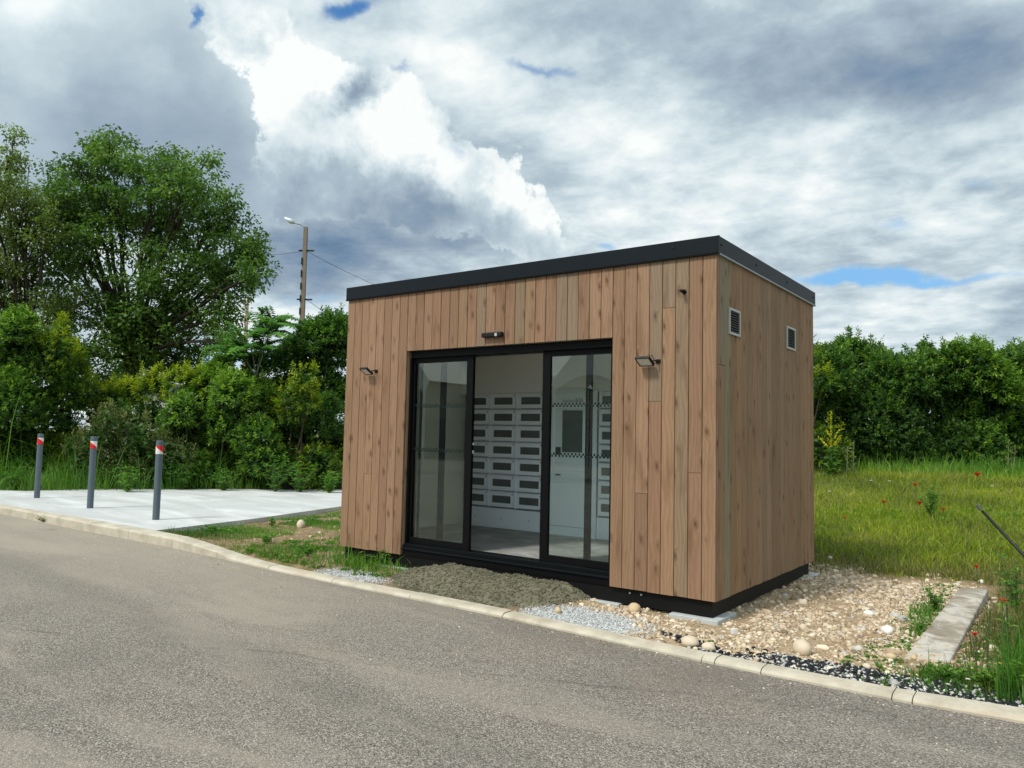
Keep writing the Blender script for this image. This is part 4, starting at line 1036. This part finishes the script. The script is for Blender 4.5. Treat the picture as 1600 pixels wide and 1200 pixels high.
# ailanthus sapling with long feathery fronds
AD = 17.6
ab = at(398, 640, AD); az_ = gz(ab.x, ab.y)
sap = empty('ailanthus_sapling', (ab.x, ab.y, az_), 'young ailanthus with long feathery fronds rising over the hedge left of the kiosk', 'sapling')
mb = MB(); tops = [at(388, 535, AD), at(412, 530, AD + .2), at(425, 505, AD + .1), at(370, 545, AD)]
fk = at(400, 590, AD)
O = Vector((ab.x, ab.y, az_))
limb(mb, (0, 0, 0), fk - O, .03, .025, .02)
for t_ in tops: limb(mb, fk - O, t_ - O, .02, .01, .05)
mb.build('stem', BARKG, sap, True)
PP, DD, LL, TT = [], [], [], []; rb = MB()
for t_ in tops:
    for k in range(17):
        a = random.uniform(0, 6.28); el_ = random.uniform(.15, 1.25); L = random.uniform(.6, .95)
        d0 = Vector((math.cos(a) * math.cos(el_), math.sin(a) * math.cos(el_), math.sin(el_)))
        p0 = t_ - O + Vector((random.uniform(-.05, .05), 0, random.uniform(-.35, .1))); side = d0.cross(Vector((0, 0, 1))).normalized(); pts = []; tt = random.random()
        for j in range(9):
            f = j / 8; q = p0 + d0 * L * f + Vector((0, 0, -1)) * L * .38 * f * f; pts.append(q)
            if j > 0:
                for h in (0, .5):
                    for sgn in (-1, 1):
                        PP.append((q + d0 * L * h / 8)[:]); DD.append((side * sgn + d0 * .35 + Vector((0, 0, -.25)))[:]); LL.append(.18 * (1.1 - .5 * f)); TT.append(.3 + .5 * tt)
        rb.tube(pts, .005, 4)
rb.build('frond_ribs', BARKG, sap)
leaves('fronds', np.array(PP), np.array(DD), np.array(LL), np.full(len(LL), .055), L_AIL, np.array(TT), sap, droop=.15, N=norm(rng.normal(0, .2, (len(PP), 3)) + [0, 0, 1.0]))

# ------------------------------------------------------------------ grass
def grass(name, n, x0, x1, y0, y1, prob, h, hv, w, mat, tb=.5, lean=.45, kind='stuff', clump=0.0):
    x, y = scatter(n, x0, x1, y0, y1, prob); H = h * np.exp(rng.normal(0, hv, len(x))) * (1 + clump * (fbm(x * 1.3, y * 1.3, 77) - .5) * 2)
    P = np.stack([x, y, ground_z(x, y) - .004], 1)
    o = blades(name, P, H, np.full(len(x), w) * rng.uniform(.6, 1.3, len(x)), mat, np.clip(tb + (fbm(x * .9, y * .9, 78) - .5) * .9 + rng.normal(0, .18, len(x)), 0, 1), lean)
    return tag(o, kind=kind)
ok = lambda x, y: outside_kiosk(x, y) * 1.0
grass('meadow_grass', 150000, -4.6, 4.5, 3.0, 14.6, lambda x, y: ok(x, y) * sst(y + (fbm(x * 1.6, y * 1.6, 11) - .5) * 2, 2.9, 4.6) * np.clip(1.25 - y * .05, 0, 1), .07, .45, .009, L_GRASS, .45, .8, clump=.5)
grass('dry_grass', 40000, -4.6, 4.5, 3.2, 14.0, lambda x, y: ok(x, y) * sst(fbm(x * .8, y * .8, 90), .38, .6), .10, .4, .008, L_STRAW, .45, .8)
grass('meadow_grass', 22000, -4.6, 4.5, 11.5, 15.5, lambda x, y: sst(y, 11.5, 13.5), .24, .35, .013, L_GRASSD, .6)
grass('dry_grass', 52000, -1.8, 3.4, 2.5, 7.0, lambda x, y: ok(x, y) * sst(y + (fbm(x * 2, y * 2, 12) - .5) * 1.5, 2.7, 3.3) * (1 - sst(y, 4.6, 7.0)), .05, .4, .007, L_STRAW, .35)
grass('dry_grass', 26000, 1.35, 3.6, -.55, 4.5, lambda x, y: sst(x + (fbm(x * 2, y * 2, 13) - .5) * .8, 1.5, 1.75) * (x > 1.56) * (.3 + .7 * sst(y, 0, 1.2)), .08, .45, .006, L_STRAW, .4, clump=.5)
grass('rank_grass', 9000, 1.05, 3.2, -.66, .2, lambda x, y: (y > ki(x) + .06) * sst(x + (fbm(x * 3, y * 3, 14) - .5) * .8, 1.25, 1.55) * (1 - sst(y, -.32, -.1)), .045, .5, .007, L_GRASSD, .45)
grass('rank_grass', 2400, 1.8, 2.8, -.6, .3, lambda x, y: (y > ki(x) + .04) * np.ones_like(x), .17, .5, .007, L_GRASSD, .5, .5)
grass('rank_grass', 2200, .9, 1.27, .45, 2.6, lambda x, y: sst(fbm(x * 2.2, y * 2.2, 15), .45, .55) * sst(x, 1.0, 1.2), .06, .5, .007, L_GRASSD, .5)
grass('rank_grass', 80000, -24, -7.5, -1.5, 14, lambda x, y: sst(slab_side(x, y), .05, .25) * (1 - sst(slab_side(x, y), 3.2, 4.5)) * ((x + 14.2) * .496 + (y - 1) * .868 < 9.5), .36, .5, .014, L_GRASSD, .45, .7, clump=.8)
grass('short_grass', 52000, -8.3, -3.05, -.4, 4.2, lambda x, y: (y > ki(x) + .02) * outside_kiosk(x, y) * (x > -7.1 - .22 * (y + .3)) * sst((fbm(x * 1.6, y * 1.6, 11) - .5) + (fbm(x * 4, y * 4, 19) - .5) * .6, -.14, .06), .036, .5, .006, L_GRASSD, .4, .7)
grass('short_grass', 14000, -8.3, -3.05, -.4, 4.2, lambda x, y: (y > ki(x) + .02) * outside_kiosk(x, y) * (x > -7.1 - .22 * (y + .3)) * sst(fbm(x * 2.2, y * 2.2, 23), .4, .6), .03, .5, .006, L_STRAW, .5, .9)
grass('short_grass', 2500, -4.4, -2.9, -.5, .15, lambda x, y: (y > ki(x) + .03) * np.exp(-((x + 3.75) / .45) ** 2) * sst(y, -.42, -.15), .07, .5, .008, L_GRASSD, .55, .6)

# leafy weeds, flowers
def weed(px, py, hpx, label, mat=L_GRASSD, name='weed_plant', n=70, group=None, spread=.5, lL=.05, lW=.02, D=None):
    q = hit(px, py) if D is None else at(px, py, D); dpt = (q - CAM).dot(CF); H = hpx * dpt / FPX; z = gz(q.x, q.y)
    e = empty(name, (q.x, q.y, z), label, 'plant', group); mb = MB(); P, Dd = [], []
    for k in range(max(4, n // 9)):
        a = random.uniform(0, 6.28); l = random.uniform(0, spread) * H; h = H * random.uniform(.6, 1.0); pts = []
        for j in range(5):
            f = j / 4; p_ = Vector((math.cos(a) * l * f ** 1.3, math.sin(a) * l * f ** 1.3, h * f)); pts.append(p_)
            if j:
                for _ in range(3):
                    b = random.uniform(0, 6.28); P.append(p_[:]); Dd.append((math.cos(b), math.sin(b), random.uniform(0, .8)))
        mb.tube(pts, [.003, .0028, .0024, .002, .001], 4)
    mb.build('stem', STEM, e)
    P = np.array(P); leaves('foliage', P, np.array(Dd), lL * rng.uniform(.6, 1.2, len(P)), np.full(len(P), lW), mat, np.clip(rng.normal(.5, .2, len(P)), 0, 1), e, droop=.2)
    return e, H
WG = 'feathery weeds on the bank behind the pale pavement'
for px, hp, lb in ((430, 60, 'tallest feathery green weed clump behind the pale pavement'), (470, 50, 'feathery weed clump beside the kiosk end of the bank'), (350, 40, 'low leafy weed clump behind the pavement middle'),
                   (515, 36, 'yellowish weed clump touching the left kiosk wall line'), (285, 42, 'weed clump on the bank right of the nearest bollard'), (200, 45, 'weed clump between the two right bollards'), (25, 38, 'weed clump at the left edge behind the farthest bollard')):
    weed(px, 752, hp, lb, L_GRASSD, 'weed_clump', 330, WG, .75, .11, .022, 16.2 + (0 if px > 250 else -.9))
weed(600, 886, 26, 'small leafy weed under the left end of the kiosk front', L_BRIGHT, n=90, spread=.9, lL=.04)
weed(573, 880, 16, 'low weed beside the left footing pad', L_BRIGHT, n=60, spread=1.2, lL=.04)
weed(424, 824, 14, 'leafy weed on the edge of the pale pavement above the dirt', L_GRASSD, n=60, spread=1.1, lL=.05, lW=.022)
weed(330, 832, 12, 'spreading weed where kerb and pale pavement meet', L_GRASSD, n=80, spread=2.0, lL=.05, lW=.022)
weed(417, 850, 14, 'dark leafy weed in the middle of the grassy dirt', L_GRASSD, n=70, spread=1.3, lL=.05, lW=.024)
weed(480, 870, 16, 'weed tuft on the dirt near the kerb, left of the kiosk', L_GRASSD, n=70, spread=1.3, lL=.05, lW=.022)
weed(1383, 1078, 17, 'round grey green tuft growing at the kerb on black chippings', L_GRASSD, n=120, spread=.8, lL=.018, lW=.004)
weed(1115, 1009, 6, 'tiny green sprout at the kerb below the near corner', L_BRIGHT, n=30, spread=1.4, lL=.02, lW=.008)
weed(68, 817, 9, 'small dry weed growing at the foot of the kerb', L_STRAW, n=40, spread=1.4, lL=.05, lW=.015)
weed(1462, 955, 34, 'bushy green weed between gravel and concrete strip', L_GRASSD, n=110, spread=1.0, lL=.04, lW=.016)
weed(1437, 985, 20, 'low green weed on the gravel edge beside the concrete strip', L_GRASSD, n=90, spread=1.6, lL=.035, lW=.014)
weed(1480, 1065, 24, 'leafy weed below the near end of the concrete strip', L_GRASSD, n=120, spread=1.6, lL=.035, lW=.014)
weed(1540, 1080, 34, 'dense leafy weed by the kerb near the right edge', L_GRASSD, n=160, spread=1.1, lL=.045, lW=.016)
weed(1590, 1085, 50, 'tall leafy weed at the kerb cut by the right edge', L_GRASSD, n=160, spread=.9, lL=.05, lW=.018)
weed(1578, 1050, 150, 'tall upright dark stalk with thin side shoots by the right edge', L_GRASSD, 'tall_weed', 60, None, .12, .06, .010)
weed(1543, 1050, 120, 'thin bare stalk left of the tall dark one', L_STRAW, 'tall_weed', 24, None, .08, .03, .006)
weed(1455, 810, 50, 'bushy green weed standing in the meadow among poppies', L_GRASSD, n=200, spread=.5, lL=.09, lW=.02)
weed(1588, 960, 90, 'tall green weed at the right edge above the poppy', L_GRASSD, n=160, spread=.45, lL=.07, lW=.016)
def poppy(px, py, r, label):
    q = hit(px, py, .22); dpt = (q - CAM).dot(CF); s = r * dpt / FPX; z = gz(q.x, q.y)
    e = empty('poppy', (q.x, q.y, z), label, 'poppy', 'red poppies in the meadow'); h = q.z - z
    MB().tube([(0, 0, 0), (.01, 0, h * .5), (0, .005, h)], .0022, 4).build('stem', STEM, e)
    for k in range(4):
        a = k * 1.571 + random.random() * .3; mb = MB(); vs = [(0, 0, h)]
        for j in range(7):
            f = (j / 6 - .5) * 1.7; vs.append((math.cos(a + f) * s * .85, math.sin(a + f) * s * .85, h + s * (1.0 + .3 * (j % 2))))
        mb.add(vs, [(0, j, j + 1) for j in range(1, 7)]); mb.build('petal', L_RED, e)
    MB().tube([(0, 0, h), (0, 0, h + s * .35)], s * .18, 6).build('seed_head', KNOB, e)
for a in [(1527, 745, 5.5, 'poppy highest up the meadow near the hedge'), (1430, 760, 4, 'pale poppy in the upper meadow, left of the highest one'), (1381, 787, 4, 'faint poppy in the meadow nearest the kiosk, upper row'),
          (1437, 789, 4.5, 'vivid poppy beside the bushy meadow weed'), (1474, 798, 3.5, 'small poppy just right of the bushy meadow weed'), (1320, 811, 3, 'lone tiny poppy low in the meadow close to the kiosk wall'),
          (1526, 888, 4, 'orange poppy at the meadow edge behind the concrete strip'), (1567, 944, 6.5, 'largest red poppy, right of the concrete strip'), (1523, 994, 4.5, 'bright red poppy close beside the near half of the concrete strip')]: poppy(*a)
def daisy(px, py, r, mat, label, name='daisy', h0=.06):
    q = hit(px, py, h0); dpt = (q - CAM).dot(CF); s = r * dpt / FPX; z = gz(q.x, q.y); h = q.z - z
    e = empty(name, (q.x, q.y, z), label, 'flower')
    MB().tube([(0, 0, 0), (0, 0, h)], .0015, 4).build('stem', STEM, e)
    n = 12; a = np.arange(n) * 2 * np.pi / n; D = np.stack([np.cos(a), np.sin(a) - .0, np.full(n, .35)], 1)
    leaves('petals', np.tile([0, 0, h], (n, 1)), D, np.full(n, s), np.full(n, s * .5), mat, np.full(n, .5), e, N=np.tile([0, -.5, .8], (n, 1)))
    MB().tube([(0, 0, h), (0, 0, h + .004)], s * .3, 8).build('flower_centre', L_YEL if mat is L_WHITE else KNOB, e)
daisy(1513, 1062, 4.5, L_WHITE, 'white daisy in the weeds above the kerb')
daisy(1561, 1037, 4.5, L_YEL, 'single yellow flower in the weeds near the right edge', 'yellow_flower', .09)
for px, py, l in ((1296, 768, 'white flower speck in the meadow near the kiosk wall'), (1390, 752, 'white flower in the upper meadow above the poppies'), (1550, 760, 'white flower near the topmost poppy'), (1361, 751, 'white flower left of another in the upper meadow')):
    daisy(px, py, 2.6, L_WHITE, l, 'white_flower', .14)

# mullein with yellow flower spikes against the hedge
MD = 16.0; q = at(1299, 732, MD); z = gz(q.x, q.y); s = MD / FPX
mul = empty('mullein', (q.x, q.y, z), 'tall mullein with branching yellow flower spikes between kiosk and hedge', 'plant')
mb = MB(); hh = (732 - 643) * s + (q.z - z); mb.tube([(0, 0, 0), (0, 0, hh)], [.012, .004], 5)
PF_, DF_ = [], []
def spike(a, b, n):
    for k in range(n):
        f = random.random(); c = a.lerp(b, f); PF_.append(c[:]); DF_.append((random.gauss(0, 1), random.gauss(0, 1), random.gauss(.2, .6)))
spike(Vector((0, 0, hh * .45)), Vector((0, 0, hh)), 130)
for k in range(11):
    a = random.uniform(0, 6.28); z0 = hh * random.uniform(.36, .62); l = .30 * random.uniform(.5, 1); p0 = Vector((0, 0, z0)); p1 = p0 + Vector((math.cos(a) * l, math.sin(a) * l, l * 1.1))
    mb.tube([p0, p1], [.006, .003], 4); spike(p0.lerp(p1, .3), p1, 42)
mb.build('stalk', STEM, mul)
leaves('flowers', np.array(PF_), np.array(DF_), np.full(len(PF_), .030), np.full(len(PF_), .024), L_YEL, rng.random(len(PF_)), mul)['kind'] = 'stuff'
n = 90; a = rng.uniform(0, 6.28, n); P = np.stack([np.zeros(n), np.zeros(n), rng.uniform(0, hh * .42, n)], 1)
leaves('leaves', P, np.stack([np.cos(a), np.sin(a), rng.uniform(.1, .9, n)], 1), rng.uniform(.12, .3, n), np.full(n, .08), L_LAUREL, rng.uniform(.5, 1, n), mul, droop=.2)
for px, hp, lb in ((1323, 34, 'short green seed stalk right of the mullein'), (1333, 44, 'taller green seed stalk right of the mullein'), (1575, 42, 'pale seed stalk at the hedge foot near the right edge'), (1585, 36, 'shorter seed stalk at the hedge foot by the right edge')):
    q = at(px, 732, 15.8); z = gz(q.x, q.y); e = empty('seed_stalk', (q.x, q.y, z), lb, 'plant')
    H = hp * 15.8 / FPX + q.z - z; MB().tube([(0, 0, 0), (.02, 0, H)], [.012, .008], 5).build('stalk', BARKG, e)
    n = 40; a = rng.uniform(0, 6.28, n); leaves('leaves', np.stack([np.zeros(n), np.zeros(n), rng.uniform(0, H, n)], 1), np.stack([np.cos(a), np.sin(a), rng.uniform(.3, 1.2, n)], 1), np.full(n, .08), np.full(n, .02), L_DRY, rng.uniform(.4, .9, n), e)

# ------------------------------------------------------------------ bollards
POSTG = simple('blue_grey_bollard_paint', (.085, .115, .135), .5, 0, .4, .15, 9)
def band_mat():
    m, t, b = mat_new('red_white_reflective_band'); s = t.sep(t.new('ShaderNodeTexCoord').outputs['Object'])
    an = t.m('MULTIPLY', t.m('ARCTAN2', s[1], s[0]), -1 / (2 * math.pi))
    f = t.m('FRACT', t.m('ADD', t.m('MULTIPLY', an, -1.0), t.m('MULTIPLY', s[2], 4.3)))
    c = t.mix(t.m('GREATER_THAN', f, .5), (.72, .72, .68), (.62, .012, .015))
    t.put(b.inputs['Base Color'], c); b.inputs['Roughness'].default_value = .35; return m
BAND = band_mat()
def bollard(x, y, h, rot, label):
    e = empty('bollard', (x, y, SZ), label, 'bollard', 'bollards on the pale pavement'); r = .047
    mb = MB(); mb.tube([(0, 0, -.02), (0, 0, h - .2)], r, 24, False); mb.tube([(0, 0, h - .2), (0, 0, h - .07)], r, 24, False)
    mb.build('post', POSTG, e, True)
    MB().tube([(0, 0, h - .07), (0, 0, h - .008), (0, 0, h)], [r + .002, r + .002, r - .006], 24).build('cap', POSTG, e)
    o = MB().tube([(0, 0, -.058), (0, 0, .058)], r + .0025, 28, False).build('reflective_band', BAND, e, True); o.location = (0, 0, h - .128); o.rotation_euler = (0, 0, R(rot))
bollard(-8.209, .235, 1.10, 150, 'nearest of the three grey bollards, its band red above and white below')
bollard(-10.327, .329, 1.12, -20, 'middle grey bollard with a white band, red at the lower left')
bollard(-12.653, .501, 1.13, 15, 'farthest grey bollard, near the left edge, mostly white band')

# ------------------------------------------------------------------ poles and cables
POLEC = simple('weathered_pole_concrete', (.20, .165, .125), .9, 0, .2, .2, 3, .2)
WOODP = simple('weathered_timber_pole', (.33, .25, .17), .9, 0, .2, .2, 4, .2)
def stepped_pole(px, pyt, depth, wpx, label, mat):
    t_ = at(px, pyt, depth); zb = 0.2; H = t_.z - zb; w = wpx * depth / FPX
    e = empty('utility_pole', (t_.x, t_.y, zb), label, 'utility pole', None, rz=R(36)); mb = MB()
    a, b = w * .62, w * .42
    vs = [(-a, -a, 0), (a, -a, 0), (a, a, 0), (-a, a, 0), (-b, -b, H), (b, -b, H), (b, b, H), (-b, b, H)]
    mb.add(vs, [(0, 1, 5, 4), (1, 2, 6, 5), (2, 3, 7, 6), (3, 0, 4, 7), (4, 5, 6, 7)]); mb.build('pole', mat, e)
    return e, H, w
pe, PH, pw = stepped_pole(478, 355, 38, 6.6, 'tall concrete street light pole left of the kiosk', POLEC)
for k in range(14):
    z = PH - 1.9 - k * .62; MB().box(-pw * .62, -pw * .36, -pw * .66, -pw * .50, z, z + .34).build('recess', BLACK, pe)
s38 = 38 / FPX
mb = MB(); mb.tube([(0, 0, PH - .12), (-.25, 0, PH + .12), (-22 * s38, 0, PH + 7 * s38)], .035, 6); mb.build('lamp_arm', simple('galvanised_arm', (.28, .29, .30), .5), pe)
lm = MB(); lm.tube([(-19 * s38, 0, PH + 6.5 * s38), (-24 * s38, 0, PH + 9 * s38), (-34 * s38, 0, PH + 14 * s38)], [.07, .13, .06], 8); lm.build('lamp_head', simple('pale_lamp_housing', (.6, .64, .66), .4), pe, True)
for zz in (PH - 37 * s38, PH - 114 * s38):
    MB().tube([(-.3, 0, zz), (.45, 0, zz)], .045, 6).build('insulator', BLACK, pe)
stepped_pole(386.5, 470, 60, 4.2, 'slimmer pale pole rising behind the ailanthus sapling', WOODP)
CABM = simple('black_cable', (.02, .02, .022), .5)
def cable(pts, label, rad=.011):
    mb = MB(); out_ = []
    for k in range(len(pts) - 1):
        a, b = pts[k], pts[k + 1]
        for j in range(10):
            f = j / 10; out_.append(a.lerp(b, f) - Vector((0, 0, 1)) * .45 * 4 * f * (1 - f))
    out_.append(pts[-1]); mb.tube(out_, rad, 5)
    o = mb.build('overhead_cable', CABM); tag(o, label, 'cable', 'overhead cables on the street light pole')
cable([at(300, 380, 48), at(477, 392, 38)], 'upper overhead cable running from the pole left behind the tree')
cable([at(478, 392, 38), at(760, 500, 46)], 'upper overhead cable running from the pole right behind the kiosk roof')
cable([at(480, 469, 38), at(640, 540, 48)], 'lower overhead cable leaving the pole to the right above the evergreen')

# black rod at the right edge, standing on the ground outside the view
g0 = hit(1790, 1072); g0.z = gz(g0.x, g0.y) if g0.y > float(ki(g0.x)) else RZ
tipd = (g0 - CAM).dot(CF) * 1.12; tip = at(1526, 789, tipd)
mb = MB(); mb.tube([g0, tip.lerp(g0, .035)], .0088, 8); o = mb.build('black_rod', BLACK, None, True)
tag(o, 'thin black rod slanting in from the right edge of the photo', 'rod')
MB().tube([tip.lerp(g0, .03), tip], .0112, 8).build('rod_tip', simple('worn_grey_rubber', (.07, .07, .07), .6), o)

# ------------------------------------------------------------------ far things
fb = at(270, 640, 62); bb = empty('far_building', (fb.x, fb.y, .2), 'long low far building with pale wall, glimpsed through the hedge under the tree', 'building', rz=R(36.4))
MB().box(-7, 7, 0, 8, 0, 3.9).build('wall', simple('pale_render_wall', (.55, .55, .52), .9), bb)
MB().box(-7.4, 7.4, -.4, 8.4, 3.9, 4.5).build('roof', simple('dark_far_roof', (.05, .055, .06), .8), bb)
for k in range(5): MB().box(-5.6 + k * 2.6, -4.4 + k * 2.6, -.03, -.001, 1.0, 2.6).build('window', LWIN, bb)

# the other side of the parking place, seen mirrored in the door glass
CANV = simple('white_canopy_fabric', (.74, .75, .74), .7, vary=.04)
GREYW = simple('grey_shop_wall', (.24, .24, .22), .8)
sb = empty('shop_building', (-22, -30, RZ), 'long grey shop building across the parking place, mirrored in the door glass', 'building')
MB().box(-26, 26, -8, 0, 0, 4.6).build('wall', GREYW, sb)
MB().box(-26.3, 26.3, -8.3, .3, 4.6, 5.0).build('roof_edge', FASC, sb)
for k in range(10):
    w = MB().box(-24 + k * 5, -20.6 + k * 5, .001, .06, .2, 2.4).build('shop_window', LWIN, sb)
def canopy(x, y, rz, w, label):
    e = empty('canopy', (x, y, RZ), label, 'canopy', 'white canopies across the parking place', rz=rz)
    mb = MB(); n = 14; vs = []
    for j in range(n + 1):
        f = j / n; xx = -w / 2 + w * f; arch = 2.9 + .75 * math.sin(f * math.pi); ap = 3.4 + 1.7 * (1 - abs(2 * f - 1) ** 1.3)
        vs += [(xx, 0, arch), (xx, -.25, ap), (xx, -3.2, ap)]
    fs = []
    for j in range(n):
        b = j * 3; fs += [(b, b + 3, b + 4, b + 1), (b + 1, b + 4, b + 5, b + 2)]
    mb.add(vs, fs); o = mb.build('membrane', CANV, e); sm = o.modifiers.new('thick', 'SOLIDIFY'); sm.thickness = .01
    for sx in (-1, 1):
        for yy in (-.05, -3.15): MB().tube([(sx * (w / 2 - .05), yy, 0), (sx * (w / 2 - .05), yy, 3.3)], .045, 8).build('post', CANV, e)
for k, (x, y) in enumerate([(-8.3, -17.5), (-11.8, -17.9), (-15.3, -18.3), (-18.9, -15.0)]):
    canopy(x, y, R(-4), 3.4, ['white arched canopy nearest the kiosk, mirrored in the right door', 'second white arched canopy, mirrored in the right door', 'third white arched canopy beyond the right door reflection', 'white canopy mirrored high in the left door glass'][k])
sg = empty('shop_sign', (-17.3, -14.6, RZ), 'white sign board on two posts mirrored in the left door glass', 'sign', rz=R(41))
MB().box(-1.5, 1.5, -.03, .03, 1.95, 2.65).build('board', CANV, sg)
for sx in (-1.3, 1.3): MB().tube([(sx, 0, 0), (sx, 0, 1.95)], .04, 8).build('post', BLACK, sg)
hm = MB(); x = -1.35
for k in range(16):
    w = random.choice([.05, .09, .11]); hm.box(x, x + w * .35, .031, .034, 2.42, 2.56); hm.box(x + w * .55, x + w * .9, .031, .034, 2.42, 2.42 + random.choice([.08, .14])); x += w + .06
hm.box(-.4, 1.35, .031, .034, 2.12, 2.26); hm.build('lettering', LOCKD, sg)

# broad-leaved ground weeds spread over the dirt left of the kiosk and right of the gravel
def ground_leaves(name, n, x0, x1, y0, y1, prob, mat, L, tb=.5):
    x, y = scatter(n, x0, x1, y0, y1, prob); k = 7; P = np.repeat(np.stack([x, y, ground_z(x, y) + .002], 1), k, 0); a = rng.uniform(0, 6.28, len(P))
    P = P + np.stack([np.cos(a), np.sin(a), np.zeros(len(P))], 1) * rng.uniform(0, .02, (len(P), 1))
    D = np.stack([np.cos(a), np.sin(a), rng.uniform(.15, 1.1, len(P))], 1); Ls = L * rng.uniform(.5, 1.3, len(P))
    tag(leaves(name, P, D, Ls, Ls * .38, mat, np.clip(tb + rng.normal(0, .18, len(P)), 0, 1), droop=.2), kind='stuff')
ground_leaves('ground_weeds', 9000, -7.6, -3.1, -.4, 3.8, lambda x, y: (y > ki(x) + .03) * outside_kiosk(x, y) * (x > -7.0 - .22 * (y + .3)) * sst(fbm(x * 1.9, y * 1.9, 91), .50, .62) * .5, L_GRASSD, .045)
ground_leaves('ground_weeds', 3500, 1.0, 2.6, -.66, 3.0, lambda x, y: (y > ki(x) + .05) * ((x < 1.26) | (x > 1.55) | (y < -.2)) * sst(fbm(x * 2.3, y * 2.3, 92) + .12 * (y < -.2), .5, .62) * .6, L_GRASSD, .030)
ground_leaves('ground_weeds', 5000, -4.6, 4.0, 4.0, 14, lambda x, y: ok(x, y) * sst(fbm(x * 1.1, y * 1.1, 93), .52, .62) * .5, L_GRASSD, .09, .7)
